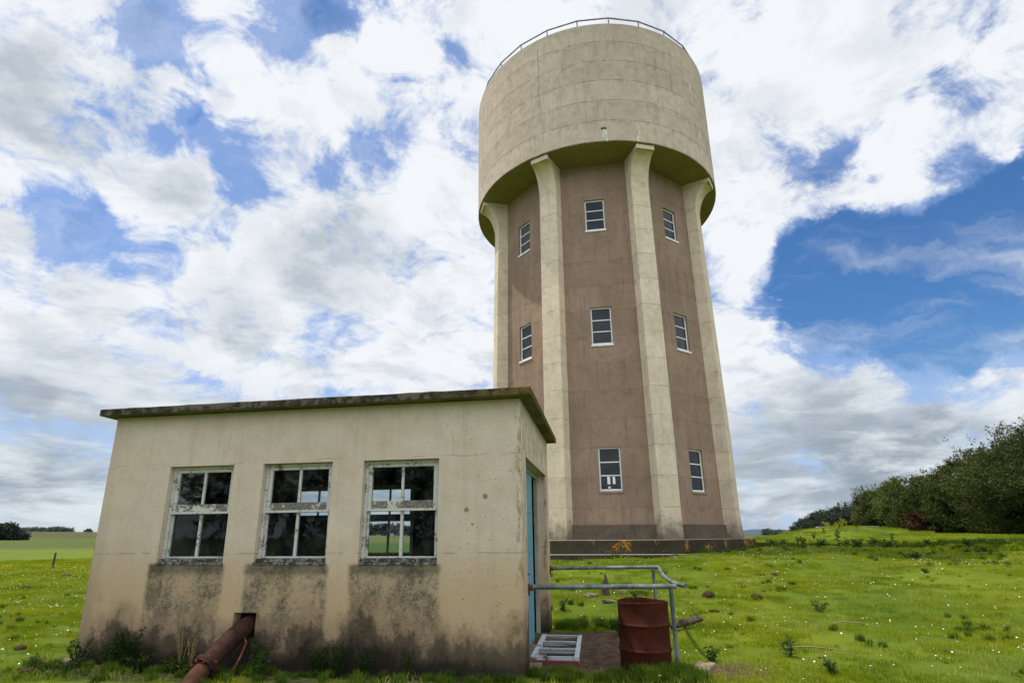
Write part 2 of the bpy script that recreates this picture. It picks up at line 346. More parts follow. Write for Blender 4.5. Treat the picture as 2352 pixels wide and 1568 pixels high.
def roof_fn(g):
    P=g.obj(); xs=g.sep(P); n=g.noise(P,6,7,.7); n2=g.noise(P,1.1,4,.6)
    c=g.mix(g.step(n,.35,.65),(.030,.025,.018),(.085,.07,.05))
    w=g.m('MULTIPLY',g.step(g.m('ADD',n,g.m('MULTIPLY',n2,.3)),.62,.74),1)
    c=g.mix(g.m('MULTIPLY',w,.6),c,(.17,.15,.11))
    c=g.mix(g.m('MULTIPLY',g.step(xs[0],-1.6,.1),g.step(n,.36,.56,0,.85)),c,(.13,.085,.015))
    up=g.sep(g.n('ShaderNodeNewGeometry').outputs['Normal'])[2]
    c=g.mix(g.step(up,-.95,-.6,1,0),c,g.mix(g.step(n2,.4,.6),(.10,.095,.05),(.16,.15,.09)))
    return c,n
M_ROOF=material('mossy_roof_slab',roof_fn,.95,.1,bump=(.8,.03))
def peel(w1=(.62,.63,.60),bare=(.19,.17,.15),amt=.5,scale=1.0):
    def fn(g):
        P=g.obj(); n=g.noise(P,9*scale,8,.75); n2=g.noise(P,2.2*scale,4,.6); n3=g.noise(P,40*scale,3,.6)
        k=g.step(g.m('ADD',n,g.m('MULTIPLY',g.m('SUBTRACT',n2,.5),.6)),amt-.03,amt+.03)
        c=g.mix(g.step(n3,.3,.7),bare,tuple(q*.4 for q in bare)); c=g.mix(k,c,w1)
        c=g.mix(g.step(n,.68,.74,0,.8),c,(.05,.04,.03))
        return c,n
    return fn
M_FRAME=material('peeling_white_paint',peel(w1=(.56,.55,.51),bare=(.24,.215,.185),amt=.42,scale=3),.75,.3,bump=(.5,.006))
M_FRAME2=material('bare_grey_timber',peel(w1=(.55,.53,.45),bare=(.24,.22,.19),amt=.56,scale=.8),.8,.2,bump=(.5,.006))
M_SILL=material('rotten_dark_sill',peel(w1=(.24,.24,.22),bare=(.075,.065,.05),amt=.52,scale=4),.85,.2,bump=(.7,.01))
M_WFRAME=material('white_painted_steel',lambda g:(g.mix(g.step(g.noise(g.obj(),4,5),.5,.75,0,.5),(.78,.79,.77),(.50,.48,.43)),g.noise(g.obj(),20)),.6,.4,bump=(.1,.003))
M_DOOR=material('blue_painted_door',lambda g:(g.mix(g.step(g.noise(g.scale(g.obj(),(1,1,.3)),3,6,.7),.35,.75,0,.6),(.10,.27,.36),(.16,.33,.38)),g.noise(g.obj(),12)),.5,.4,bump=(.1,.003))
M_DARK=material('dark_interior',lambda g:g.mix(g.noise(g.obj(),5),(.012,.014,.014),(.03,.034,.033)),.9,.1)  # near black: the dim room's shade is in this colour
M_REVEAL=material('grey_green_reveal',lambda g:g.mix(g.step(g.noise(g.obj(),4,6,.7),.35,.7),(.40,.40,.33),(.27,.27,.21)),.9,.1)
def glass_mat(name,tint=(.75,.8,.8),dirt=.12,refl=.06):
    m=bpy.data.materials.new(name); m.use_nodes=True; g=NT(m.node_tree)
    out=g.n('ShaderNodeOutputMaterial'); tr=g.n('ShaderNodeBsdfTransparent'); tr.inputs[0].default_value=tint+(1,)
    gl=g.n('ShaderNodeBsdfGlossy'); gl.inputs['Roughness'].default_value=.03; gl.inputs[0].default_value=(1,1,1,1)
    fr=g.n('ShaderNodeFresnel'); fr.inputs[0].default_value=1.5
    bp=g.n('ShaderNodeBump'); bp.inputs['Strength'].default_value=.04; bp.inputs['Distance'].default_value=.02; g.L(g.noise(g.obj(),3,2),bp.inputs['Height']); g.L(bp.outputs[0],gl.inputs['Normal'])
    m1=g.n('ShaderNodeMixShader'); g.L(g.m('MULTIPLY',fr.outputs[0],.42,clamp=True),m1.inputs[0]); g.L(tr.outputs[0],m1.inputs[1]); g.L(gl.outputs[0],m1.inputs[2])
    df=g.n('ShaderNodeBsdfDiffuse'); df.inputs[0].default_value=(.32,.33,.30,1)
    m2=g.n('ShaderNodeMixShader'); P=g.obj(); k=g.m('MULTIPLY',g.step(g.noise(P,2.5,7,.75),.4,.8),dirt)
    spk=g.m('MULTIPLY',g.step(g.noise(P,45,2,.5),.72,.76),dirt*3,clamp=True)
    g.L(g.m('MAXIMUM',k,spk),m2.inputs[0]); g.L(m1.outputs[0],m2.inputs[1]); g.L(df.outputs[0],m2.inputs[2])
    g.L(m2.outputs[0],out.inputs[0]); return m
M_GLASS=glass_mat('dusty_window_glass')
M_TGLASS=material('dark_dusty_glass',lambda g:g.mix(g.step(g.noise(g.obj(),2.2,6,.7),.3,.75),(.012,.015,.02),(.035,.04,.045)),.10,.28)
def rust(c1,c2,c3,sc=1.0):
    def fn(g):
        P=g.obj(); n=g.noise(P,4*sc,8,.7); n2=g.noise(P,22*sc,5,.7)
        c=g.mix(g.step(n,.35,.65),c1,c2); c=g.mix(g.step(n2,.5,.72,0,.6),c,c3); return c,n2
    return fn
M_DRUM=material('rusty_drum_steel',rust((.038,.0085,.005),(.066,.0145,.007),(.018,.007,.005)),.75,.12,bump=(.25,.006))
M_DRUMIN=material('rusty_drum_inside',rust((.045,.012,.008),(.075,.02,.012),(.02,.008,.006)),.85,.05,bump=(.25,.006))
M_PIPE=material('rusty_pipe_iron',rust((.026,.014,.011),(.058,.025,.016),(.013,.009,.008),1.6),.85,.1,bump=(.5,.01))
M_PIPE_LIT=material('sunlit_rust_iron',rust((.085,.035,.018),(.045,.022,.014),(.035,.02,.014),1.8),.85,.1,bump=(.5,.01))  # brighter rust: sunlight on the lower pipe is put into its colour
def galv(g):
    P=g.obj(); n=g.noise(P,3.5,6,.7); n2=g.noise(P,30,5,.7)
    c=g.mix(g.step(n,.4,.6),(.07,.095,.098),(.20,.22,.215)); c=g.mix(g.step(n2,.55,.75,0,.6),c,(.09,.08,.065)); return c,n2
M_GALV=material('weathered_galvanised_tube',galv,.55,.4,metal=.25,bump=(.2,.003))
M_RUST=material('rust_brown_iron',rust((.14,.05,.03),(.09,.035,.025),(.04,.02,.015)),.85,.2,bump=(.4,.004))
M_WOOD=material('weathered_timber',lambda g:(g.mix(g.step(g.noise(g.scale(g.obj(),(1,1,.15)),18,6,.7),.35,.65),(.04,.03,.02),(.115,.09,.062)),g.noise(g.obj(),25)),.9,.1,bump=(.4,.01))
M_POST=material('old_fence_post_timber',lambda g:g.mix(g.noise(g.scale(g.obj(),(1,1,.2)),14,5),(.035,.03,.02),(.10,.085,.06)),.9,.1)
M_STONE=material('grey_stone',lambda g:(g.mix(g.step(g.noise(g.obj(),9,6,.7),.35,.65),(.09,.07,.05),(.18,.15,.11)),g.noise(g.obj(),20)),.9,.2,bump=(.5,.01))
M_SLAB=material('pale_concrete_slab',lambda g:(g.mix(g.step(g.noise(g.obj(),6,6,.7),.4,.7),(.24,.19,.13),(.10,.07,.045)),g.noise(g.obj(),20)),.9,.2,bump=(.5,.01))
M_SLAT=material('worn_white_slats',peel(w1=(.48,.52,.52),bare=(.16,.15,.13),amt=.40,scale=1.5),.7,.3,bump=(.3,.004))
M_GREYB=material('bare_grey_board',lambda g:(g.mix(g.step(g.noise(g.scale(g.obj(),(.4,4,4)),9,6,.7),.4,.65),(.20,.21,.20),(.07,.07,.065)),g.noise(g.obj(),30)),.8,.15,bump=(.3,.004))
M_REDWOOD=material('red_painted_edge',lambda g:g.mix(g.noise(g.obj(),12,5),(.22,.05,.04),(.13,.04,.03)),.7,.2)
M_MOLE=material('dark_crumbled_soil',lambda g:(g.mix(g.noise(g.obj(),30,5),(.028,.018,.012),(.075,.048,.03)),g.noise(g.obj(),40)),.95,.05,bump=(1,.02))

def leaf_mat(name,ca,cb,trans=.35,scale=.6,haze=0.0,rough=.6,spec=.12):
    m=bpy.data.materials.new(name); m.use_nodes=True; g=NT(m.node_tree)
    out=g.n('ShaderNodeOutputMaterial'); P=g.pos(); oi=g.n('ShaderNodeObjectInfo')
    n=g.noise(P,scale,4,.6); n2=g.noise(P,scale*9,3,.6)
    f=g.m('ADD',g.m('MULTIPLY',g.step(n,.35,.65),.65),g.m('MULTIPLY',n2,.35))
    f=g.m('ADD',f,g.m('MULTIPLY',g.m('SUBTRACT',oi.outputs['Random'],.5),.35),clamp=True)
    c=g.mix(f,ca,cb)
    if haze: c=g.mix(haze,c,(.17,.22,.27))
    d=g.n('ShaderNodeBsdfPrincipled'); d.inputs['Roughness'].default_value=rough; d.inputs['Specular IOR Level'].default_value=spec; g.L(c,d.inputs['Base Color'])
    t=g.n('ShaderNodeBsdfTranslucent'); g.L(g.mix(1,c,(1.3,1.35,.5),'MULTIPLY'),t.inputs[0])
    mx=g.n('ShaderNodeMixShader'); mx.inputs[0].default_value=trans; g.L(d.outputs[0],mx.inputs[1]); g.L(t.outputs[0],mx.inputs[2]); g.L(mx.outputs[0],out.inputs[0]); return m
M_GRASS=leaf_mat('grass_blades',(.100,.165,.004),(.290,.310,.010),.34,.5)
M_GRASSD=leaf_mat('coarse_grass_blades',(.034,.072,.007),(.095,.145,.012),.3,.8)
M_WEED=leaf_mat('weed_leaves',(.012,.028,.006),(.042,.075,.012),.3,2)
M_THISTLE=leaf_mat('thistle_leaves',(.028,.060,.016),(.065,.110,.022),.2,3)
M_BIRCH=leaf_mat('willow_leaves',(.024,.032,.010),(.085,.100,.030),.22,.35)
M_OLIVE=leaf_mat('olive_willow_leaves',(.040,.050,.014),(.125,.145,.040),.22,.35)
M_CYP=leaf_mat('cypress_foliage',(.012,.022,.012),(.035,.050,.022),.1,.3,.10)
M_FAR=leaf_mat('distant_foliage',(.014,.026,.012),(.045,.060,.024),.12,.08,.10)
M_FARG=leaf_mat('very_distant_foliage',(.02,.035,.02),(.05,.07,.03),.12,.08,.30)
M_REDB=leaf_mat('brown_dead_foliage',(.035,.016,.009),(.085,.036,.018),.1,1)
M_YELB=leaf_mat('yellow_shrub_leaves',(.20,.20,.02),(.36,.33,.04),.25,1)
M_BARK=material('tree_bark',lambda g:(g.mix(g.noise(g.obj(),6,5),(.035,.028,.02),(.11,.09,.07)),g.noise(g.obj(),15)),.9,.1,bump=(.4,.02))
M_DAISY=material('white_petals',lambda g:(.80,.80,.78),.7,.2)
M_YEL=material('yellow_petals',lambda g:(.75,.50,.02),.5,.3)
M_SEED=material('dry_seed_stems',lambda g:g.mix(g.noise(g.pos(),20),(.30,.22,.10),(.17,.13,.06)),.8,.1)

# ------------------------------------------------------------------ ground
azs=np.concatenate([np.arange(-62,62,.7),np.arange(62,298,5.0)]); ds=np.concatenate([[.5,2,4,5.5],np.geomspace(6.5,60,95),np.geomspace(63,700,70),np.geomspace(760,9000,16)])
A,D=np.meshgrid(np.radians(azs),ds); X=(D*np.sin(A)).ravel(); Y=(D*np.cos(A)).ravel(); Z=height(X,Y)
far=np.hypot(X,Y)>3000; Z[far]=-2
na,nd=len(azs),len(ds)
i,j=np.meshgrid(np.arange(nd-1),np.arange(na),indexing='ij'); j2=(j+1)%na
Fq=np.stack([i*na+j,i*na+j2,(i+1)*na+j2,(i+1)*na+j],-1).reshape(-1,4)[:,::-1]
gr=soup('ground',np.stack([X,Y,Z],1),Fq,M_GROUND,smooth=True)
bm=bmesh.new(); bm.from_mesh(gr.data); bm.verts.ensure_lookup_table(); bm.faces.new([bm.verts[k] for k in range(na)]); bmesh.ops.recalc_face_normals(bm,faces=bm.faces)
for f in bm.faces: f.smooth=True
bm.normal_update()
if sum(f.normal.z for f in bm.faces)<0: bmesh.ops.reverse_faces(bm,faces=bm.faces)
bm.to_mesh(gr.data); bm.free()
tag(gr,'undulating green pasture running out to the horizon','ground',kind='structure')

# ------------------------------------------------------------------ water tower
tw=empty('water_tower',(AX[0],AX[1],0),0,'tall concrete water tower, round cream tank on an eight sided brown shaft with cream ribs','water tower')
RIBA=[12.5+45*k for k in range(8)]; PANA=[-10+45*k for k in range(8)]
def rdir(a): a=R(a); return Vector((math.sin(a),-math.cos(a),0)), Vector((math.cos(a),math.sin(a),0))
# tank
TR,TB,TT=5.59,16.34,22.15
mb=MB(); mb.lathe([(TR-.22,TT-1.2),(TR-.22,TT),(TR-.03,TT+.0),(TR,TT-.03),(TR,TB+.03),(TR-.03,TB)],144); mb.build('tank',M_TANK,tw,smooth=True)
mb=MB(); mb.lathe([(TR-.21,TT-.25),(3,TT-.1),(.02,TT-.05)],96); mb.build('tank_roof',M_TANK,tw)
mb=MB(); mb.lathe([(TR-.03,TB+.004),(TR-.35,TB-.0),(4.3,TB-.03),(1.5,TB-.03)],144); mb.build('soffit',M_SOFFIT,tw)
mb=MB(); n=26; rr=5.45; zr=TT+.42
pts=[(rr*math.sin(R(k*360/n+1)),-rr*math.cos(R(k*360/n+1)),zr) for k in range(n)]
for k in range(n): mb.tube([pts[k],pts[(k+1)%n]],.03,8)
mb.build('top_rail',M_GALV,tw,smooth=True)
for k in range(n):
    p=pts[k]; mb=MB(); mb.tube([(p[0],p[1],TT-.03),(p[0],p[1],zr-.026)],.024,6); mb.build('rail_post',M_GALV,tw)
# ribs
def rib_mesh(a):
    o,t=rdir(a); prof=[(3.9,1.25),(5.045,1.25),(4.985,2.2)]
    prof+=[(5.066-.0167*z,z) for z in (5,9,13,14.9)]
    r0=5.066-.0167*14.9
    for q in range(1,11):
        th=q/10*math.pi/2; prof.append((r0+(5.50-r0)*(1-math.cos(th)),14.9+1.22*math.sin(th)))
    prof+=[(5.50,16.33),(3.9,16.33)]
    mb=MB(); k=len(prof); vs=[]
    for s in (-.38,.38):
        for r_,z in prof: vs.append(o*r_+t*s+Vector((0,0,z)))
    fs=[tuple(range(k)),tuple(range(2*k-1,k-1,-1))]+[(i,i+k,(i+1)%k+k,(i+1)%k) for i in range(k)]
    mb.add(vs,fs); return mb
for a in RIBA: rib_mesh(a).build('rib',M_RIB,tw,bevel=.02)
# panels with window openings
HW=1.80
WINZ=[(3.02,4.58),(8.43,9.96),(13.27,14.68)]
ap=lambda z:4.335-.0095*z
for pi_,a in enumerate(PANA):
    o,t=rdir(a); off=.15 if pi_==1 else (-.10 if pi_==7 else 0)
    w0,w1=-.39+off,.40+off
    T=lambda u,dp,z:tuple(o*(ap(z)-dp)+t*u+Vector((0,0,z)))
    mb=MB(); zs=[1.2]+[q for w in WINZ for q in w]+[16.33]
    grid_wall(mb,[-HW,w0,w1,HW],zs,lambda u,z:w0<u<w1 and any(b<z<c for b,c in WINZ),.26,T)
    ob=mb.build('shaft_wall',M_PANEL,tw); weld(ob)
    for wi,(z0,z1) in enumerate(WINZ):
        zc=(z0+z1)/2; W=w1-w0; H_=z1-z0
        fm=MB()
        def bx(u0,u1,za,zb,d0,d1):
            vs=[T(u,d,z) for u in (u0,u1) for d in (d0,d1) for z in (za,zb)]
            fm.add(vs,[(0,1,3,2),(4,6,7,5),(0,4,5,1),(2,3,7,6),(0,2,6,4),(1,5,7,3)])
        e=.055
        bx(w0+.004,w0+e,z0+.004,z1-.004,.07,.13); bx(w1-e,w1-.004,z0+.004,z1-.004,.07,.13)
        bx(w0+e,w1-e,z1-e,z1-.004,.07,.13); bx(w0+e,w1-e,z0+.03,z0+.10,.07,.13)
        for q in (1/3,2/3):
            zz=z0+.10+(z1-e-z0-.10)*q; bx(w0+e,w1-e,zz-.02,zz+.02,.08,.12)
        win=fm.build('window',M_WFRAME,tw,bevel=.004)
        fm=MB(); bx(w0-.02,w1+.02,z0-.05,z0+.025,-.035,.12); fm.build('sill',M_WFRAME if wi else M_PANEL,win)
        for q in range(3):
            za=z0+.10+(z1-e-z0-.10)*q/3; zb=z0+.10+(z1-e-z0-.10)*(q+1)/3
            fm=MB(); fm.add([T(w0+e,.10,za+.02),T(w1-e,.10,za+.02),T(w1-e,.10,zb-.02),T(w0+e,.10,zb-.02)],[(0,1,2,3)]); fm.build('pane',M_TGLASS,win)
        if pi_==0 and wi==0:
            fm=MB(); zb=z0+.10
            bx(-.115,-.015,zb+.17,zb+.43,.088,.095); bx(.07,.16,zb+.17,zb+.43,.088,.095); bx(-.10,-.01,zb+.025,zb+.09,.088,.095)
            fm.build('white_strip',M_WFRAME,win)
# plinth: dark band, two steps
def octa(R_,z0,z1,name):
    mb=MB(); r_=R_
    mb.lathe([(.5,z1),(r_,z1),(r_,z0)],8,R(12.5)); return mb.build(name,M_PLINTH,tw,bevel=.02)
mb=MB(); mb.lathe([(4.45,1.93),(4.395/math.cos(R(22.5)),1.91),(4.395/math.cos(R(22.5)),1.40)],8,R(12.5)); mb.build('plinth_band',M_BAND,tw)
octa(5.47,.9,1.42,'plinth'); octa(5.78,-.3,.975,'footing_step')

# ------------------------------------------------------------------ pump house
SH=empty('pump_house',(SX,SY,0),-SA,'small flat roofed concrete pump house with cream stained render and three front windows','building')
LW,HH,DD,TH=6.04,3.30,3.41,.18
us=sorted([-LW,0]+[q for w in WX for q in w]+[-3.769,-3.449]); zs=sorted([-.4,*WZ,3.3,.36,.657])
PH=(-3.769,-3.449,.36,.657)
hole=lambda u,z: any(a<u<b and WZ[0]<z<WZ[1] for a,b in WX) or (PH[0]<u<PH[1] and PH[2]<z<PH[3])
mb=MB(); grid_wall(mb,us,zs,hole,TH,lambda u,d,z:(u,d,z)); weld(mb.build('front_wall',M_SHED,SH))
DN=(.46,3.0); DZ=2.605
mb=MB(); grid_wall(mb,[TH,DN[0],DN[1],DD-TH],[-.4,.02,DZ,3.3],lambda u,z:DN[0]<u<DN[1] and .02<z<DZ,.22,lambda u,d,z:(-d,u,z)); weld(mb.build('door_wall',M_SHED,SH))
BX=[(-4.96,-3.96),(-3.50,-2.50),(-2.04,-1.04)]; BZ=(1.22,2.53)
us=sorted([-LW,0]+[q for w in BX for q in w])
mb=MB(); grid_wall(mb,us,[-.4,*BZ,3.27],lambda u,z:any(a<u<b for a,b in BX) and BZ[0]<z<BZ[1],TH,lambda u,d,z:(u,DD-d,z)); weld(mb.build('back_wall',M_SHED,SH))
mb=MB(); mb.box(-LW,-LW+TH,TH,DD-TH,-.4,3.3); mb.build('left_wall',M_SHED,SH)
mb=MB(); mb.box(-LW+TH,-.22,TH,DD-TH,-.2,.03); mb.build('floor',M_DARK,SH)
mb=MB(); mb.box(-LW-.16,-LW+.05,-.14,.5,-.3,.06); mb.build('footing',M_SHED,SH,bevel=.02)
# roof slab, slightly uneven edge
o_=.165; rx=np.linspace(-LW-o_,o_,40); mb=MB(); vs=[]
ry=[-o_,.3,1.2,2.2,3.2,DD+o_]
for yy in ry:
    for xx in rx:
        drop=(3.305-.045*(yy/DD)); jt=random.uniform(-.004,.004)
        vs.append((xx,yy+(random.uniform(-.005,.005) if yy in(ry[0],ry[-1]) else 0),drop+.004)); vs.append((xx,yy+(random.uniform(-.006,.006) if yy in(ry[0],ry[-1]) else 0),drop+.104+jt))
nx=len(rx); idx=lambda i,j,k:(i*nx+j)*2+k; fs=[]
for i in range(len(ry)-1):
    for j in range(nx-1):
        fs.append((idx(i,j,1),idx(i,j+1,1),idx(i+1,j+1,1),idx(i+1,j,1))); fs.append((idx(i,j,0),idx(i+1,j,0),idx(i+1,j+1,0),idx(i,j+1,0)))
for j in range(nx-1):
    for i in (0,len(ry)-1): fs.append((idx(i,j,0),idx(i,j+1,0),idx(i,j+1,1),idx(i,j,1)))
for i in range(len(ry)-1):
    for j in (0,nx-1): fs.append((idx(i,j,0),idx(i+1,j,0),idx(i+1,j,1),idx(i,j,1)))
mb.add(vs,fs); mb.build('roof',M_ROOF,SH,bevel=.008)
def casement(x0,x1,z0,z1,ysign,y0,name='window',seed=0):
    """timber window set in an opening; outside faces ysign*-1 direction from y0"""
    s=ysign; rr_=random.Random(seed)
    def B(m,a,b,c,d,e,f):
        ya,yb=sorted((y0+s*(c+.022 if c>0 else c),y0+s*(d+.022 if d>.1 else d))); m.box(a,b,ya,yb,e,f)
    root=MB(); g_=.004
    B(root,x0+g_,x0+.045,.055,.155,z0+.05,z1-g_); B(root,x1-.045,x1-g_,.055,.155,z0+.05,z1-g_); B(root,x0+.045,x1-.045,.055,.155,z1-.04,z1-g_)
    w=root.build(name,M_FRAME,SH,bevel=.003)
    ts=MB(); zt=z0+.655   # transom ledge
    B(ts,x0+.045,x1-.045,.045,.15,zt-.018,zt+.012); ts.build('transom',M_FRAME,w,bevel=.003)
    sl=MB(); B(sl,x0+.006,x1-.006,.015,.165,z0+.008,z0+.05); B(sl,x0-.0,x1+.0,-.012,.05,z0-.028,z0+.006); sl.build('sill',M_SILL,w,bevel=.004)
    up_=MB()
    B(up_,x0+.047,x0+.095,.07,.115,zt+.014,z1-.042); B(up_,x1-.095,x1-.047,.07,.115,zt+.014,z1-.042); B(up_,x0+.095,x1-.095,.07,.115,z1-.085,z1-.042)
    xm=(x0+x1)/2; B(up_,xm-.017,xm+.017,.075,.11,zt+.112,z1-.085); up_.build('upper_sash',M_FRAME,w,bevel=.003)
    br=MB(); B(br,x0+.095,x1-.095,.068,.117,zt+.014,zt+.112); br.build('bottom_rail',M_FRAME2,w,bevel=.003)
    lo=MB(); B(lo,x0+.047,x0+.072,.09,.13,z0+.052,zt-.02); B(lo,x1-.072,x1-.047,.09,.13,z0+.052,zt-.02); B(lo,x0+.072,x1-.072,.09,.13,z0+.052,z0+.075)
    B(lo,xm-.019,xm+.019,.088,.128,z0+.075,zt-.02); lo.build('lower_light',M_FRAME,w,bevel=.003)
    for a,b,e,f,yy in ((x0+.095,xm-.017,zt+.112,z1-.085,.093),(xm+.017,x1-.095,zt+.112,z1-.085,.093),(x0+.072,xm-.019,z0+.075,zt-.02,.108),(xm+.019,x1-.072,z0+.075,zt-.02,.108)):
        pn=MB(); y=y0+s*(yy+.022); tl=rr_.uniform(-.004,.004); pn.add([(a,y,e),(b,y+tl,e),(b,y+tl,f),(a,y,f)],[(0,1,2,3)]); pn.build('pane',M_GLASS,w)
    return w
for k,(a,b) in enumerate(WX): casement(a,b,*WZ,1,0,seed=k)
for k,(a,b) in enumerate(BX): casement(a,b,*BZ,-1,DD,seed=9+k)
# door leaves and frame
fr=MB(); fr.box(-.215,-.15,DN[1]-.07,DN[1]-.003,.03,DZ-.004); fr.box(-.215,-.15,DN[0]+.003,DN[0]+.06,.03,DZ-.004); fr.box(-.215,-.15,DN[0]+.06,DN[1]-.07,DZ-.07,DZ-.004)
fr.build('door_frame',M_REVEAL,SH,bevel=.004)
for k,(a,b,ang) in enumerate(((DN[0]+.065,1.48,0),(1.485,2.32,0))):
    d=MB(); d.box(-.205,-.165,a,b,.035,DZ-.075); 
    for q in range(4): d.box(-.165,-.158,a+.08,b-.08,.12+q*.6,.62+q*.6)
    dr=d.build('door',M_DOOR,SH,bevel=.003)
    if k==0:
        h=MB(); h.tube([(-.16,a+.9,1.05),(-.11,a+.9,1.05),(-.11,a+.78,1.05)],.011,8); h.build('handle',M_RUST,dr)
st=MB(); st.box(-.22,.12,DN[0]-.05,DN[1]+.05,-.2,.03); st.build('threshold',M_SLAB,SH,bevel=.01)

# dark cabinet inside, seen through the glass
cb=empty('machinery_cabinet',shed2world(-3.9,2.1),-SA,'dark tall machinery cabinet standing inside the pump house behind the windows','cabinet')
mb=MB(); mb.box(-.52,.52,-.25,.25,.03,1.93); mb.build('cabinet_body',M_DARK,cb,bevel=.01)
mb=MB(); mb.box(-.48,-.01,-.275,-.252,.1,1.88); mb.box(.01,.48,-.275,-.252,.1,1.88); mb.build('cabinet_door',M_DARK,cb,bevel=.006)

# ------------------------------------------------------------------ guard rail
def S(p): return Vector(shed2world(*p))
gr_=empty('guard_rail',shed2world(0,0),-SA,'bent galvanised tube guard rail bolted beside the pump house doorway','railing')
zn=hz(*shed2world(1.795,.99)[:2]); zf=hz(*shed2world(1.767,3.45)[:2])
mb=MB(); mb.tube([(.0,.47,.953),(.9,.73,.942),(1.788,.99,.93),(1.86,1.01,.93)],.031,14); mb.build('near_tube',M_GALV,gr_,smooth=True)
mb=MB(); mb.tube([(.0,3.3,1.028),(.9,3.38,1.034),(1.8,3.455,1.041),(1.862,3.44,1.040),(1.866,3.34,1.028),(1.858,3.0,.987),(1.859,2.75,.968),(1.861,2.5,.954),(1.868,2.2,.943),(1.878,2.0,.936),(1.895,1.75,.929),(1.917,1.5,.927),(1.955,1.3,.928),(2.002,1.12,.930)],.030,14); mb.build('far_tube',M_GALV,gr_,smooth=True)
for (x,n_,zt,zb) in ((1.795,.985,.925,zn),(1.767,3.45,1.035,zf)):
    mb=MB(); mb.tube([(x,n_,zt-.012),(x+.004,n_,zb-.15)],.027,12); mb.build('post',M_GALV,gr_,smooth=True)
mb=MB(); mb.tube([(1.80,.985,.46),(1.88,.985,.455)],.010,8); mb.build('peg',M_RUST,gr_)
for (n_,z) in ((.47,.945),(3.3,1.02)):
    mb=MB(); mb.box(.002,.018,n_-.03,n_+.03,z-.09,z+.05); mb.tube([(.018,n_,z),(.06,n_,z)],.037,10); mb.build('bracket',M_RUST,gr_,bevel=.003)
mb=MB(); mb.box(.002,.03,3.28,3.34,.34,.41); mb.build('bracket',M_RUST,gr_,bevel=.004)

# ------------------------------------------------------------------ drum
dr=empty('oil_drum',(1.715,7.38,0.0),0,'open topped rusty red steel drum beside the doorway rail','drum')
def ringz(mb,r_,z,n=64): pass
prof=[(.288,-.10),(.300,-.08)]
def ribp(z): return [(.300,z-.03),(.306,z-.018),(.314,z-.006),(.316,z),(.314,z+.006),(.306,z+.018),(.300,z+.03)]
prof+=ribp(.265)+ribp(.545)+[(.300,.775),(.304,.785),(.305,.797),(.300,.803),(.294,.800),(.292,.79)]
mb=MB(); mb.lathe(prof,72)
for i,v_ in enumerate(mb.v):
    a=math.atan2(v_[0],-v_[1]); k=1+.008*math.sin(3*a+v_[2]*5)+.006*math.sin(5*a+2)
    z=v_[2]+(.008*math.sin(a*2+1) if v_[2]>.7 else 0)+(random.uniform(-.004,.003) if v_[2]>.78 else 0)
    mb.v[i]=(v_[0]*k,v_[1]*k,z)
mb.build('drum_shell',M_DRUM,dr,smooth=True)
mb=MB(); mb.lathe([(.292,.79),(.289,.5),(.289,.05),(.02,.04)],72)
for i,v_ in enumerate(mb.v):
    a=math.atan2(v_[0],-v_[1]); k=1+.008*math.sin(3*a+v_[2]*5)+.006*math.sin(5*a+2); mb.v[i]=(v_[0]*k,v_[1]*k,v_[2]+(.008*math.sin(a*2+1) if v_[2]>.7 else 0))
mb.build('drum_lining',M_DRUMIN,dr,smooth=True)

# ------------------------------------------------------------------ slatted frame on the ground
sf=empty('slatted_frame',shed2world(.26,1.62,.0),-SA+.02,'worn white slatted timber frame lying flat on bare soil by the doorway','frame')
z0=.02
for x in (-.28,.275):
    mb=MB(); mb.box(x-.03,x+.03,-.80,.88,z0,z0+.075); mb.build('side_rail',M_SLAT,sf,bevel=.004)
for k,y in enumerate((-.76,-.22,.32,.84)):
    mb=MB(); mb.box(-.248,.243,y-.012,y+.012,z0+.012,z0+.072); sl_=mb.build('slat',M_SLAT,sf,bevel=.003); mb=MB(); Mx=Matrix.Translation((0,y-.055,z0+.034))@Matrix.Rotation(R(28),4,'X'); mb.box(-.246,.241,-.045,.042,-.008,.008,Mx); 
    if k: mb.build('bevel_board',M_GREYB,sl_)
mb=MB(); mb.box(-.30,.30,-.835,-.802,z0-.03,z0+.032); mb.build('red_edge',M_REDWOOD,sf,bevel=.003)

# ------------------------------------------------------------------ big rusty pipe
pp=empty('rusty_pipe',shed2world(-3.6,0),-SA,'fat rusty iron pipe coming out of a hole in the pump house front wall','pipe')
mb=MB(); mb.tube([(.0,.5,.53),(.005,.12,.515),(.010,-.02,.482),(.0,-.22,.395),(-.018,-.42,.28),(-.03,-.60,.165)],.112,28); mb.build('upper_pipe',M_PIPE,pp,smooth=True)
d=Vector((-.02,-.18,-.115)).normalized(); c0=Vector((-.03,-.60,.165))
mb=MB(); mb.tube([c0-d*.005,c0+d*.03],.150,32); mb.tube([c0+d*.036,c0+d*.062],.147,32); mb.build('flange',M_PIPE,pp,smooth=True)
up_=Vector((1,0,0)); w_=d.cross(up_)
for k in range(8):
    a=R(45*k+20); p=c0+(up_*math.cos(a)+w_*math.sin(a))*.131
    mb=MB(); mb.tube([p-d*.022,p+d*.082],.013,6); mb.build('bolt',M_RUST,pp)
mb=MB(); mb.tube([c0+d*.06,(-.02,-.80,.055),(.04,-1.05,-.06),(.12,-1.3,-.2)],.104,28); mb.build('lower_pipe',M_PIPE_LIT,pp,smooth=True)
sk=empty('leaning_rod',shed2world(-3.38,-.3),-SA,'thin rusty bent rod leaning under the fat pipe','rod')
mb=MB(); mb.tube([(-.18,.22,.42),(-.05,.12,.34),(-.03,.0,.20),(-.12,-.12,-.08)],.013,8); mb.build('rod',M_RUST,sk,smooth=True)

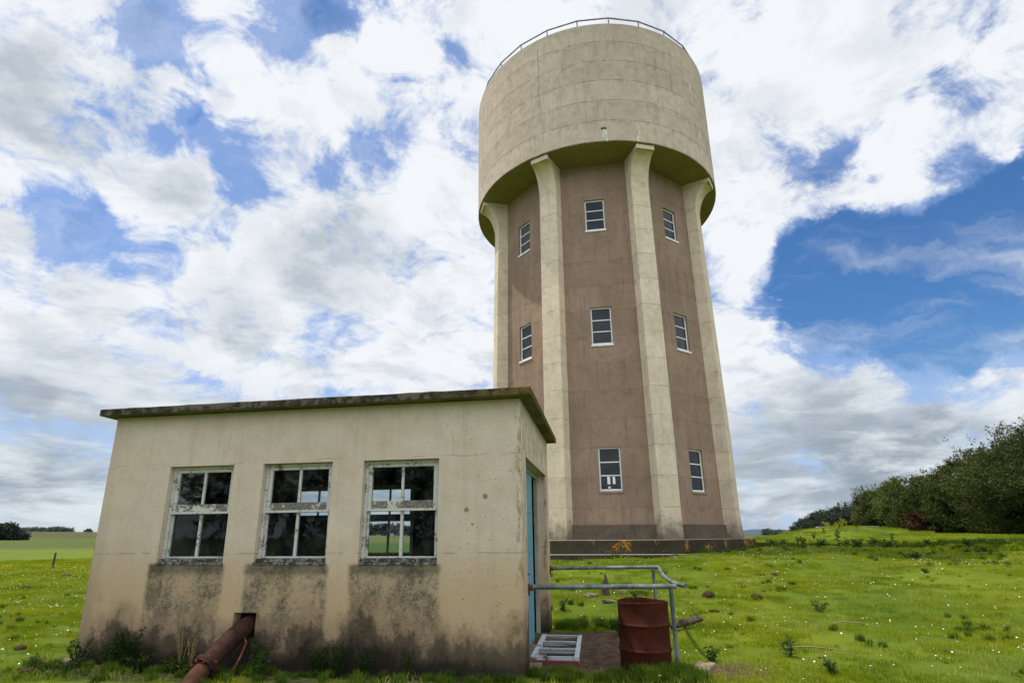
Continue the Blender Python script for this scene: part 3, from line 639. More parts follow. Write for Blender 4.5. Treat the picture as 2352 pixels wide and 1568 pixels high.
# ------------------------------------------------------------------ scattered bits
def rock(name,x,y,size,mat,label,cat,group=None,seed=1,rz=0,sink=.3):
    rr_=random.Random(seed); bm=bmesh.new(); bmesh.ops.create_icosphere(bm,subdivisions=3,radius=1)
    for v in bm.verts:
        k=1+.25*math.sin(v.co.x*3+seed)+.18*math.sin(v.co.y*4+seed*2)+rr_.uniform(-.07,.07); v.co=Vector((v.co.x*size[0]*k,v.co.y*size[1]*k,v.co.z*size[2]*k))
    me=bpy.data.meshes.new(name); bm.to_mesh(me); bm.free(); me.materials.append(mat); o=bpy.data.objects.new(name,me); COL.objects.link(o)
    o.location=(x,y,hz(x,y)+size[2]*(1-sink)-size[2]*.3); o.rotation_euler=(rr_.uniform(-.15,.15),rr_.uniform(-.15,.15),rz); return tag(o,label,cat,group)
def atr(x,n_): p=shed2world(x,n_); return p[0],p[1]
# broken log lying beyond the post
lg=empty('broken_log',(2.96,9.78,hz(2.96,9.78)),.25,'short weathered grey log lying in grass behind the rail post','log')
mb=MB(); mb.tube([(-.33,-.10,.05),(-.15,-.05,.09),(.08,.02,.11),(.25,.05,.13),(.34,.07,.12)],[.035,.055,.06,.05,.03],10)
for i,v_ in enumerate(mb.v): mb.v[i]=(v_[0]+random.uniform(-.008,.008),v_[1]+random.uniform(-.008,.008),v_[2]+random.uniform(-.01,.01))
mb.build('log_body',M_WOOD,lg); 
mb=MB(); mb.tube([(.2,.05,.13),(.33,.16,.19),(.40,.2,.18)],[.02,.013,.006],6); mb.build('branch_stub',M_WOOD,lg)
# stump
sx_,sy_=2.17,12.55; sz=hz(sx_,sy_)
sp=empty('broken_stake',(sx_,sy_,sz),0,'broken brown timber stake sticking up out of the grass beyond the rail','stake')
mb=MB(); mb.tube([(0,0,-.1),(.0,0,.15),(.01,.0,.34),(.0,.01,.44)],[.10,.075,.04,.012],9); mb.build('stake_body',M_WOOD,sp)
mb=MB(); mb.tube([(-.09,0,-.05),(-.05,0,.12),(-.02,0,.24)],[.05,.035,.01],7); mb.build('splinter',M_WOOD,sp)
rock('flat_stone',1.86,12.45,(.17,.09,.06),M_STONE,'flat dark stone on the grass just left of the broken stake','stone',seed=3)
rock('stone',2.55,12.75,(.09,.07,.07),M_STONE,'small brown stone just right of the broken stake','stone',seed=5)
rock('bare_stone',2.1,11.75,(.20,.09,.03),M_STONE,'low pale stone half sunk in turf in front of the broken stake','stone',seed=8)
rock('pebble_stone',1.60,13.9,(.07,.06,.06),M_STONE,'small pale stone in the grass behind the far rail','stone',seed=9)
mb=MB(); mb.box(-.11,.11,-.55,.42,-.06,.035)
sl=mb.build('concrete_slab',M_SLAB,None,loc=(*atr(2.0,.62),.01),rot=(R(1),R(-2),-SA-.38),bevel=.02); tag(sl,'narrow pale concrete slab half buried near the foot of the rail post','slab')
# molehills
mole=[(1905-1176,1342),]
for k,(a_,d_,s_) in enumerate(((18.9,13.3,.16),(23.1,13.1,.13),(24.8,16.3,.10),(23.5,16.0,.09),(19.3,12.2,.09),(21.9,14.0,.08),(-38.4,11.6,.10),(-37.6,9.6,.10),(-36.4,33,.22),(-38.6,24,.16))):
    x,y=polar(a_,d_)
    side='right' if a_>0 else 'left'
    lab=['dark brown molehill right of the tower plinth, largest of the nearer ones','reddish brown molehill out in the right hand pasture','tiny dark molehill high on the right slope, farther of a pair','tiny dark molehill high on the right slope, nearer of a pair','small earthy lump in grass behind the drum rail','small brown lump in grass in mid pasture','dark mole scrape in grass left of the pump house','dark mole scrape nearest the pump house left corner','small dark hump far out on the left field near the fence','flat dark hump on the left field before the fence'][k]
    rock('molehill',x,y,(s_,s_*.8,s_*.42),M_MOLE,lab,'molehill','molehills in the pasture',seed=20+k,sink=.45)

# ------------------------------------------------------------------ fence posts (left field)
def fpost(x,y,h,r_,lean,label):
    e=empty('fence_post',(x,y,hz(x,y)),0,label,'fence post','old fence posts on the left field'); mb=MB(); mb.tube([(0,0,-.3),(lean*.5,0,h*.5),(lean,0,h)],[r_*1.1,r_,r_*.9],8); mb.build('post_shaft',M_POST,e,smooth=True)
    mb=MB(); mb.tube([(lean,0,h-.002),(lean*1.02,0,h+.03)],[r_*.9,r_*.5],8); mb.build('post_top',M_POST,e); return e
x,y=polar(-37.44,45); fpost(x,y,.88,.058,.03,'leaning dark fence post standing alone on the left field')
x,y=polar(-34.9,46); fpost(x,y,.86,.058,.02,'leaning dark fence post close to the pump house edge')
x,y=polar(-35.0,92); fpost(x,y,.9,.05,.02,'tiny distant fence post farther up the left field')

# ------------------------------------------------------------------ grass
def in_shed(x,y,m=0):
    dx,dy=x-SX,y-SY; lx=dx*sr[0]+dy*sr[1]; ln=dx*sn[0]+dy*sn[1]; return (lx>-LW-.05-m)&(lx<.08+m)&(ln>-.03-m)&(ln<DD+.05+m), lx, ln
def grass_ok(x,y,m=0):
    ins,lx,ln=in_shed(x,y,m)
    j=.25*np.sin(lx*5+1)*np.cos(ln*4)
    dirt=(lx>-.2)&(lx<1.62+j)&(ln>.34+j)&(ln<3.05+j)
    d2=(lx>1.6)&(lx<2.45+j)&(ln>.45+j*.5)&(ln<1.0+j)
    a=np.arctan2(x-AX[0],-(y-AX[1])); r_=np.hypot(x-AX[0],y-AX[1]); k=np.radians(22.5); aa=(a-np.radians(-10)+k)%(2*k)-k
    tw_=r_*np.cos(aa)<5.38+m
    drum=np.hypot(x-1.715,y-7.38)<.31+m
    return ~(ins|dirt|d2|tw_|drum)
def blades(n,size,h0,h1,w,seed,lean=.5,disk=False):
    r_=np.random.default_rng(seed); px=r_.uniform(-size/2,size/2,n); py=r_.uniform(-size/2,size/2,n)
    if disk: rad=size/2*np.sqrt(r_.uniform(0,1,n))*r_.uniform(.3,1,n); an=r_.uniform(0,6.28,n); px,py=rad*np.cos(an),rad*np.sin(an)
    h=r_.uniform(h0,h1,n); a=r_.uniform(0,2*np.pi,n); l=r_.uniform(.1,lean,n)*h; ww=w*r_.uniform(.6,1.3,n)
    b=r_.uniform(0,2*np.pi,n); ux,uy=np.cos(b)*ww/2,np.sin(b)*ww/2; lx,ly=np.cos(a)*l,np.sin(a)*l
    V=np.stack([np.stack([px-ux,py-uy,-.01+0*h],1),np.stack([px+ux,py+uy,-.01+0*h],1),np.stack([px+ux*.8+lx*.35,py+uy*.8+ly*.35,h*.6],1),np.stack([px-ux*.8+lx*.35,py-uy*.8+ly*.35,h*.6],1),np.stack([px+lx,py+ly,h],1)],1)
    b5=np.arange(n)[:,None]*5; F1=np.concatenate([b5+np.array([0,1,2]),b5+np.array([0,2,3]),b5+np.array([3,2,4])],0)
    return V.reshape(-1,3),F1
def hidden_source(name,V,F_,mat):
    me=bpy.data.meshes.new(name); me.from_pydata(V.tolist(),[],F_.tolist()); me.materials.append(mat); return me
def scatter(name,pts,scl,rots,srcs,label,cat,mat):
    """one object: points carrying scale and turn, tufts instanced on them by geometry nodes"""
    me=bpy.data.meshes.new(name); me.from_pydata(pts.tolist(),[],[])
    o=bpy.data.objects.new(name,me); COL.objects.link(o)
    at=me.attributes.new('scl','FLOAT','POINT'); at.data.foreach_set('value',scl.astype(np.float32))
    at=me.attributes.new('rotz','FLOAT','POINT'); at.data.foreach_set('value',rots.astype(np.float32))
    at=me.attributes.new('pick','INT','POINT'); at.data.foreach_set('value',rng.integers(0,len(srcs),len(pts)).astype(np.int32))
    me.materials.append(mat)
    ng=bpy.data.node_groups.new(name+'_nodes','GeometryNodeTree'); ng.interface.new_socket('Geometry',in_out='INPUT',socket_type='NodeSocketGeometry'); ng.interface.new_socket('Geometry',in_out='OUTPUT',socket_type='NodeSocketGeometry')
    N=ng.nodes; L=ng.links; gi=N.new('NodeGroupInput'); go=N.new('NodeGroupOutput')
    join=N.new('GeometryNodeJoinGeometry'); pick=N.new('GeometryNodeInputNamedAttribute'); pick.data_type='INT'; pick.inputs[0].default_value='pick'
    rz=N.new('GeometryNodeInputNamedAttribute'); rz.data_type='FLOAT'; rz.inputs[0].default_value='rotz'; sc=N.new('GeometryNodeInputNamedAttribute'); sc.data_type='FLOAT'; sc.inputs[0].default_value='scl'
    cx=N.new('ShaderNodeCombineXYZ'); L.new(rz.outputs[0],cx.inputs[2])
    for k,s in enumerate(srcs):
        # the tuft itself is built inside the node tree's own mesh datablock carrier
        so=bpy.data.objects.new('tuft_source',s)      # data only, never linked to the scene
        oi=N.new('GeometryNodeObjectInfo'); oi.inputs['Object'].default_value=so; oi.inputs['As Instance'].default_value=True
        cmp=N.new('FunctionNodeCompare'); cmp.data_type='INT'; cmp.operation='EQUAL'; L.new(pick.outputs[0],cmp.inputs[2]); cmp.inputs[3].default_value=k
        ip=N.new('GeometryNodeInstanceOnPoints'); L.new(gi.outputs[0],ip.inputs['Points']); L.new(cmp.outputs[0],ip.inputs['Selection']); L.new(oi.outputs['Geometry'],ip.inputs['Instance'])
        L.new(cx.outputs[0],ip.inputs['Rotation']); L.new(sc.outputs[0],ip.inputs['Scale']); L.new(ip.outputs[0],join.inputs[0])
    L.new(join.outputs[0],go.inputs[0])
    md=o.modifiers.new('scatter','NODES'); md.node_group=ng
    return tag(o,label,cat,kind='stuff')
def wedge(n,d0,d1,a0=-50,a1=62,seed=1):
    r_=np.random.default_rng(seed); d=np.sqrt(r_.uniform(d0**2,d1**2,n)); a=np.radians(r_.uniform(a0,a1,n)); return d*np.sin(a),d*np.cos(a)
def place(x,y): return np.stack([x,y,height(x,y)],1)
tA=[hidden_source('grass_tuft_mesh',*blades(150,.42,.02,.058,.006,s,.9),M_GRASS) for s in (1,2,3)]
area1=math.pi*(22**2-5.0**2)*112/360
n=int(area1*13); x,y=wedge(n,5.0,22,seed=3); i_,lx_,ln_=in_shed(x,y); k=grass_ok(x,y,.0)&~(in_shed(x,y,.18)[0])&~((ln_<0)&(ln_>-.75-.25*np.sin(lx_*2.3))&(lx_<-.1)&(lx_>-6.5)&(rng.uniform(size=len(x))<.75)); x,y=x[k],y[k]
cl=.5+.5*np.sin(x*1.1+2*np.sin(y*.7))*np.sin(y*1.3-x*.4)
scatter('grass',place(x,y),rng.uniform(.7,1.15,len(x))*(.8+.35*cl),rng.uniform(0,6.28,len(x)),tA,'short bright green grazed pasture grass around the buildings','grass',M_GRASS)
tB=[hidden_source('far_grass_tuft_mesh',*blades(170,.9,.03,.085,.016,s+10,.9),M_GRASS) for s in (1,2,3)]
area2=math.pi*(60**2-21.5**2)*110/360
n=int(area2*2.6); x,y=wedge(n,21.5,60,-50,60,seed=4); k=grass_ok(x,y,.1); x,y=x[k],y[k]
scatter('far_grass',place(x,y),rng.uniform(.7,1.25,len(x)),rng.uniform(0,6.28,len(x)),tB,'green pasture grass on the farther slopes and left field','grass',M_GRASS)
# coarse darker tussocks: near wall foot, along shed shadow, random
tC=[hidden_source('coarse_tuft_mesh',*blades(120,.26,.07,.18,.007,s+20,.8,True),M_GRASSD) for s in (1,2,3)]
xs_,ys_,ss_=[],[],[]
for k in range(150):   # foot of front wall
    lx=rng.uniform(-6.5,.15); ln=-abs(rng.normal(0,.3))-.12; p=shed2world(lx,ln); xs_.append(p[0]); ys_.append(p[1]); ss_.append(rng.uniform(.3,.75))
for k in range(60):    # right of shed back edge
    p=shed2world(rng.uniform(.12,1.25),rng.uniform(3.15,3.9)); xs_.append(p[0]); ys_.append(p[1]); ss_.append(rng.uniform(.5,1.0))
for k in range(70):    # before the dirt
    p=shed2world(rng.uniform(.05,2.1),rng.uniform(-.2,.42)); xs_.append(p[0]); ys_.append(p[1]); ss_.append(rng.uniform(.4,.8))
for k in range(40):   # big tuft at drum foot
    p=(2.02+rng.normal(0,.13),7.02+rng.normal(0,.09)); xs_.append(p[0]); ys_.append(p[1]); ss_.append(rng.uniform(.6,1.2))
for k in range(12):
    p=(1.60+rng.normal(0,.05),6.98+rng.normal(0,.04)); xs_.append(p[0]); ys_.append(p[1]); ss_.append(rng.uniform(.6,1.1))
for k in range(90):  # foot of tower plinth
    a=rng.uniform(-60,110); o,t=rdir(a); q=5.62; p=(AX[0]+o.x*q+rng.normal(0,.08),AX[1]+o.y*q+rng.normal(0,.08)); xs_.append(p[0]); ys_.append(p[1]); ss_.append(rng.uniform(.5,1.1))
for k in range(650):  # coarse band beyond the tower, dark tufts added to widen its shadow
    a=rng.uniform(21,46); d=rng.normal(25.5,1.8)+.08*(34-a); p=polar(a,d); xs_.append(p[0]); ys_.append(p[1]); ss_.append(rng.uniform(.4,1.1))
for k in range(230): # random coarse spots in clusters
    d=math.sqrt(rng.uniform(9**2,26**2)); a=rng.uniform(-44,44)
    x0,y0=polar(a,d)
    for q in range(rng.integers(1,5)): xs_.append(x0+rng.normal(0,.16)); ys_.append(y0+rng.normal(0,.14)); ss_.append(rng.uniform(.3,.75))
xs_,ys_,ss_=map(np.array,(xs_,ys_,ss_)); k=grass_ok(xs_,ys_,-.05)&(np.hypot(xs_-1.715,ys_-7.38)>.30); xs_,ys_,ss_=xs_[k],ys_[k],ss_[k]
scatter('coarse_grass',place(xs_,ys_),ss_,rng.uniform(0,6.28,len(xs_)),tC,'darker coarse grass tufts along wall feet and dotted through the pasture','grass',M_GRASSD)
# flowers
def flowers(name,x,y,r0,r1,h0,h1,mat,label,seed):
    r_=np.random.default_rng(seed); k=grass_ok(x,y,.12); x,y=x[k],y[k]; n=len(x); z=height(x,y)+r_.uniform(h0,h1,n); r=r_.uniform(r0,r1,n)
    t=r_.uniform(0,6.28,n); tl=r_.uniform(0,.7,n); nx,ny,nz=np.sin(tl)*np.cos(t),np.sin(tl)*np.sin(t),np.cos(tl)
    N_=np.stack([nx,ny,nz],1); ref=np.tile([0.31,.95,.05],(n,1)); U=np.cross(N_,ref); U/=np.linalg.norm(U,axis=1)[:,None]; W=np.cross(N_,U)
    C=np.stack([x,y,z],1); V=np.stack([C+(U*math.cos(a)+W*math.sin(a))*r[:,None]+N_*(.0) for a in np.arange(6)*math.pi/3],1).reshape(-1,3)
    F_=np.arange(n)[:,None]*6+np.arange(6)[None]
    o=soup(name,V,F_,mat); return tag(o,label,name.replace('_',' '),kind='stuff')
def clustered(nc,d0,d1,a0,a1,per,sd,seed):
    r_=np.random.default_rng(seed); cx,cy=wedge(nc,d0,d1,a0,a1,seed+5); X_=[];Y_=[]
    for a,b in zip(cx,cy):
        m=r_.integers(1,per); X_.append(a+r_.normal(0,sd,m)); Y_.append(b+r_.normal(0,sd,m))
    return np.concatenate(X_),np.concatenate(Y_)
M_STRAW=leaf_mat('pale_grass_tips',(.20,.24,.035),(.36,.36,.10),.3,1.2)
tD=[hidden_source('pale_tip_mesh',*blades(26,.5,.05,.11,.006,s+30,1.0),M_STRAW) for s in (1,2,3)]
n=8500; x,y=wedge(n,5.5,30,seed=33); k=grass_ok(x,y,.05)&~(in_shed(x,y,.3)[0])&((np.sin(x*1.7+y*.6)+np.sin(y*2.1-x*.5+1)+rng.normal(0,.8,n))>0); x,y=x[k],y[k]
scatter('pale_grass',place(x,y),rng.uniform(.6,1.1,len(x)),rng.uniform(0,6.28,len(x)),tD,'pale straw coloured grass tips mixed through the pasture','grass',M_STRAW)
n=2600; x,y=wedge(n,5.5,32,seed=34); k=grass_ok(x,y,.05)&((np.sin(x*1.3-y*.9)+np.sin(y*1.7+x*.8+2)+rng.normal(0,.7,n))>.5); x,y=x[k],y[k]
scatter('clover_patches',place(x,y)-np.array([0,0,.02]),rng.uniform(.25,.5,len(x)),rng.uniform(0,6.28,len(x)),tC,'dark green clover and coarse patches low in the pasture turf','grass',M_GRASSD)
x1,y1=clustered(700,8,30,-2,44,7,.55,1); x2,y2=clustered(620,10,48,-45,-33,7,.7,2); x3,y3=wedge(1100,8,42,-45,45,9); x4,y4=clustered(160,18,30,22,44,8,.8,12)
flowers('daisies',np.concatenate([x1,x2,x3,x4]),np.concatenate([y1,y2,y3,y4]),.006,.013,.040,.08,M_DAISY,'small white daisies dotted all over the pasture grass',3)
x1,y1=clustered(60,8,30,-2,44,4,.3,21); x2,y2=clustered(260,42,49,-45,-32,7,.5,22); x3,y3=clustered(30,10,40,-45,-33,4,.3,24)
fx=np.concatenate([x1,x2,x3,np.array([1.52,1.60,1.63,1.58,1.66,1.72,2.55,2.62,2.7,2.66,2.5])]); fy=np.concatenate([y1,y2,y3,np.array([6.93,6.9,6.95,6.85,6.82,6.8,7.5,7.55,7.52,7.6,7.45])])
flowers('buttercups',fx,fy,.010,.017,.07,.16,M_YEL,'yellow buttercups scattered in the grass and along the fence line',4)

# ------------------------------------------------------------------ leafy plants
def leaf_quads(C,N_,L_,W_,r_):
    """leaf shaped quads at centres C growing along N_"""
    n=len(C); N_=N_/np.linalg.norm(N_,axis=1)[:,None]; ref=r_.normal(size=(n,3)); U=np.cross(N_,ref); U/=np.linalg.norm(U,axis=1)[:,None]+1e-9
    V=np.stack([C,C+N_*L_[:,None]*.5+U*W_[:,None]*.5,C+N_*L_[:,None],C+N_*L_[:,None]*.5-U*W_[:,None]*.5],1).reshape(-1,3)
    return V,np.arange(n)[:,None]*4+np.arange(4)[None]
def weed(name,x,y,h,spread,nst,nleaf,ll,mat,label,cat,group,seed,seedhead=False,z=None):
    r_=np.random.default_rng(seed); zz=hz(x,y) if z is None else z
    root=empty(name,(x,y,zz),0,label,cat,group); mb=MB(); C=[];N_=[];
    for s in range(nst):
        a=r_.uniform(0,6.28); q=r_.uniform(.2,1)*spread; hh=h*r_.uniform(.6,1)
        p0=Vector((r_.normal(0,.3)*spread*.4,r_.normal(0,.3)*spread*.4,-.02)); p2=Vector((p0.x+math.cos(a)*q,p0.y+math.sin(a)*q,hh)); p1=(p0+p2)/2+Vector((0,0,hh*.15))
        mb.tube([p0,p1,p2],[.006,.004,.002],5,False)
        for k in range(nleaf):
            t=r_.uniform(.12,1); p=(p0*(1-t)**2+p1*2*t*(1-t)+p2*t*t); C.append(p); b=r_.uniform(0,6.28); N_.append((math.cos(b),math.sin(b),r_.uniform(-.2,.8)))
    C=np.array([list(c) for c in C]); N_=np.array(N_); L_=ll*r_.uniform(.5,1.3,len(C)); V,F_=leaf_quads(C,N_,L_,L_*.30,r_)
    mb.build('stem',M_SEED if seedhead else mat,root); soup('leaves',V,F_,mat,root)
    return root
wd=[(-5.75,-.22,.34,.24,9,26,.10),(-5.35,-.14,.42,.16,10,26,.11),(-5.05,-.20,.50,.17,12,26,.12),(-4.75,-.30,.26,.2,8,26,.11),(-4.35,-.28,.20,.24,8,24,.10),(-3.95,-.4,.22,.2,8,24,.10),(-3.20,-.22,.36,.15,9,26,.09),(-3.05,-.45,.30,.15,8,26,.09),(-2.5,-.12,.32,.18,9,26,.09),(-2.2,-.16,.40,.18,9,26,.10),(-1.9,-.14,.28,.15,8,26,.09),(-5.6,-.6,.2,.3,9,24,.09),(-6.25,-.3,.16,.2,8,22,.07)]
wl=['low dark weed patch at the far left foot of the wall','bushy dark weed under the left window edge, tallest by the wall corner','tall dark green nettle clump left of the first window','low broad leaved weed in front of the left wall foot','low creeping weed left of the fat pipe','small leafy weed touching the fat pipe on its left','bright green weed just right of the fat pipe','low bright weed in front of the rod under the pipe','dark weed under the middle window','taller dark weed under the middle window right end','small dark weed between the middle and right windows','pale low weed in the near left corner of the picture','small weed beside the wall footing at the left corner']
for k,(lx,ln,h,sp_,ns,nl,ll) in enumerate(wd):
    p=shed2world(lx,ln); weed('weed_clump',p[0],p[1],h,sp_,int(ns*1.8),int(nl*1.5),ll*.38,M_WEED,wl[k],'weed','weeds along the foot of the pump house wall',40+k,z=0)
for k,(lx,ln,h) in enumerate(((-4.28,-.22,.62),(-4.05,-.34,.40),(-1.35,-.18,.40))):
    p=shed2world(lx,ln); root=empty('seeding_grass',(p[0],p[1],0),0,['tall dry yellowish dock stem gone to seed left of the pipe','short dry seeding stem close beside the pipe','thin green grass stalks under the right window'][k],'plant','seeding stems by the wall'); mb=MB(); r_=np.random.default_rng(70+k); C=[];N_=[]
    for s in range(7):
        a=r_.uniform(0,6.28); q=r_.uniform(.05,.22); hh=h*r_.uniform(.6,1); mb.tube([(0,0,-.02),(math.cos(a)*q*.4,math.sin(a)*q*.4,hh*.6),(math.cos(a)*q,math.sin(a)*q,hh)],[.004,.003,.0015],5,False)
        for t in np.linspace(.45,1,26): C.append((math.cos(a)*q*t,math.sin(a)*q*t,hh*(t*.95+.03))); N_.append(r_.normal(size=3))
    C=np.array(C);N_=np.array(N_); L_=r_.uniform(.008,.02,len(C)); V,F_=leaf_quads(C,N_,L_,L_*.8,r_); mb.build('stem',M_SEED if k<2 else M_WEED,root); soup('seeds',V,F_,M_SEED if k<2 else M_WEED,root)
# thistles and docks on the right slope
th=[(29.9,23.5,.85,1),(31.3,22.5,.5,2),(28.6,24,.45,2),(33.4,23,.45,2),(27.3,26,.6,1),(25.7,27,.45,1),(24.9,25,.35,2),(30.6,27,.5,1),(28.2,34,.55,1),(26.9,33,.45,1),(30.2,37,.8,0),(29.0,36,.6,0),(31.5,37,.6,0),(27.2,32,.7,0),(33.8,30,.55,0),(36.0,26,.4,1),(38.6,23.5,.4,2),(34.9,20.5,.3,2),(25.8,31,.5,1),(32.4,27,.45,2)]
tl_=['tall dark thistle standing up from the shaded band right of the tower','dark thistle bush just right of the tall thistle','dark thistle bush just left of the tall thistle','low dark dock clump right of the thistle bushes','upright thistle left of centre on the shaded bank','thin thistle near the tower plinth corner','squat dock close to the tower plinth','middling thistle behind the tall thistle','thistle on the mound crest left of the long grey roof','thistle low on the mound left end','pale tall weed on the mound crest before the long grey roof','pale weed on the crest, second from the left','pale weed on the crest nearest the trees','pale weed at the left end of the mound','pale weed under the first willow','thistle before the brown dead shrub','dark dock before the darkest trees','lone dock in the sunny grass below the shaded band','thistle between plinth and mound','low dock on the shaded bank under the willows']
for k,(a,d,h,tp) in enumerate(th):
    x,y=polar(a,d); weed('thistle',x,y,h*(.95 if k==0 else .68),.26 if tp==2 else .10,7 if tp==2 else 3,22,.12 if tp else .085,M_THISTLE if tp else M_WEED,tl_[k],'thistle','thistles and docks on the right slope',100+k)
th2=[(10.9,9.5,.30),(15.2,15.2,.22),(13.7,10.2,.16),(27.7,12.0,.22),(25.1,8.9,.24),(12.5,12.3,.16),(5.7,11.6,.26),(17.6,11.0,.16),(18.7,8.4,.20),(28.0,8.1,.22)]
tl2=['small thistle in the grass behind the far rail','little thistle in the pasture below the plinth corner','dark weed tuft behind the broken log','dark weed tuft far right in the mid pasture','small thistle at the bottom right of the middle grass','small weed tuft right of the broken stake','dark weed tuft beside the pump house back corner','weed tuft between log and molehills','weed growing at the edge of the bare soil patch','thistle near the bottom edge of the pasture']
for k,(a,d,h) in enumerate(th2):
    x,y=polar(a,d); weed('pasture_weed',x,y,h,.12,6,16,.07,M_THISTLE,tl2[k],'weed','small weeds in the near pasture',140+k)
# stray sticks
for k,(a,d,l,rz) in enumerate(((29.7,11.0,.55,.1),(27.0,9.3,.8,-.25))):
    x,y=polar(a,d); mb=MB(); mb.tube([(-l/2,0,0),(-l*.1,.03,.02),(l/2,-.02,.0)],[.009,.012,.005],6); s_=mb.build('stick',M_SEED,None,loc=(x,y,hz(x,y)+.045),rot=(0,0,rz)); tag(s_,['short pale stick lying in the right pasture, the farther one','long pale stick lying in the near right pasture'][k],'stick')

# ------------------------------------------------------------------ trees
def tree_parts(h,rx,ry,nclump,nleaf,leaf,seed,base=.06,lean=(0,0),up=.8,core=.55,shape='oval',sk=.30):
    r_=np.random.default_rng(seed)
    u=r_.normal(size=(nclump,3)); u/=np.linalg.norm(u,axis=1)[:,None]
    rad=np.where(r_.uniform(size=nclump)<.72,r_.uniform(.82,1.08,nclump),r_.uniform(.3,.8,nclump))
    cz=h*(base+(1-base)/2); hz_=h*(1-base)/2
    C=np.stack([u[:,0]*rx*rad,u[:,1]*ry*rad,cz+u[:,2]*hz_*rad],1)
    if shape=='cone': k=1-(C[:,2]/h).clip(0,1)*.92; C[:,0]*=k*1.2; C[:,1]*=k*1.2
    lump=1+.16*np.sin(u[:,0]*5+seed)+.14*np.sin(u[:,2]*7+seed*1.7)+.1*np.sin(u[:,1]*6)
    C[:,:2]*=lump[:,None]; C[:,2]=np.maximum(C[:,2]*(.92+.1*lump),.15)
    s=r_.uniform(.45,1,nclump)*min(rx,ry)*sk
    cent=np.array([0,0,cz]); G=(C-cent); G/=np.linalg.norm(G,axis=1)[:,None]+1e-6; G=G*.7+np.array([lean[0],lean[1],up])
    G/=np.linalg.norm(G,axis=1)[:,None]
    # feathery twigs: leaves strung on short shoots
    nsh=max(6,nleaf//14); P=[];N_=[]
    for i in range(nclump):
        sh=C[i]+r_.normal(size=(nsh,3))*s[i]*np.array([.55,.55,.42])
        dirs=G[i]+r_.normal(size=(nsh,3))*.45; dirs/=np.linalg.norm(dirs,axis=1)[:,None]
        t=r_.uniform(0,1,(nsh,14))*s[i]*r_.uniform(.4,1.25,(nsh,1)); q=sh[:,None]+dirs[:,None]*t[...,None]+r_.normal(size=(nsh,14,3))*leaf*.45
        P.append(q.reshape(-1,3)); N_.append((dirs[:,None]*.6+r_.normal(size=(nsh,14,3))*.7).reshape(-1,3))
    P=np.concatenate(P); N_=np.concatenate(N_); P[:,2]=np.maximum(P[:,2],.05); P=P+np.outer((P[:,2]/h)**2,[lean[0]*h*.12,lean[1]*h*.12,0])
    L_=leaf*r_.uniform(.6,1.5,len(P)); V,F_=leaf_quads(P,N_,L_,L_*.5,r_)
    return V,F_,C,cz
def make_tree(name,x,y,h,rx,ry,nclump,nleaf,leaf,mat,label,cat,group,seed,limbs=9,z=None,**kw):
    zz=hz(x,y) if z is None else z
    root=empty(name,(x,y,zz-.1),0,label,cat,group)
    V,F_,C,cz=tree_parts(h,rx,ry,nclump,nleaf,leaf,seed,**kw); soup('crown',V,F_,mat,root)
    r_=random.Random(seed); mb=MB(); tr=h*.022+.04
    mb.tube([(0,0,-.2),(r_.uniform(-.1,.1),0,h*.25),(r_.uniform(-.2,.2),r_.uniform(-.2,.2),h*.55),(0,0,h*.85)],[tr*1.3,tr,tr*.6,tr*.15],8); mb.build('trunk',M_BARK,root,smooth=True)
    mb=MB()
    for k in range(limbs):
        c=C[r_.randrange(len(C))]; z0=h*r_.uniform(.12,.55); mid=((c[0])*.5,(c[1])*.5,(z0+c[2])/2+.1*h*.3); mb.tube([(0,0,z0),mid,tuple(c)],[tr*.5,tr*.3,tr*.1],6)
    mb.build('limbs',M_BARK,root,smooth=True)
    return root
row=[(43.9,48,5.6,4.0,4.2,'nearest and tallest dark willow at the right edge of the picture'),(47.5,42,6.0,3.5,4,'dark willow just outside the right edge with low branches'),(39.9,52,5.5,2.3,3.4,'tall dark willow second from the right edge, left of a dip in the row'),(37.5,56,4.5,2.1,3.0,'lower willow leaning on the left side of the tall dark one'),(35.7,59,4.7,2.1,3.0,'middle willow of the row right above the brown dead shrub'),(34.0,64,4.5,2.4,2.8,'olive willow at the left end of the row'),(46.2,60,8.8,5,5,'tall dark willow behind the right edge tree'),(41.8,60,6.3,3.0,4,'tall willow filling the gap behind the two right willows')]
for k,(a,d,h,rx,ry,lab) in enumerate(row):
    x,y=polar(a,d); make_tree('willow_tree',x,y,h,rx,ry,380,230,.120,M_OLIVE if k in (3,4,5) else M_BIRCH,lab,'tree','row of dark willows on the right',200+k,base=.0,up=.8,lean=(-.18,0),sk=.21)
x,y=polar(35.4,48); make_tree('dead_shrub',x,y,1.5,.62,.6,40,120,.10,M_REDB,'rust brown dead shrub under the willows','shrub',None,231,limbs=5,base=0)
x,y=polar(30.35,72); make_tree('yellow_shrub',x,y,1.9,1.2,1,24,70,.16,M_YELB,'small yellow flowering shrub beside the long grey roof','shrub',None,232,limbs=4,base=0)
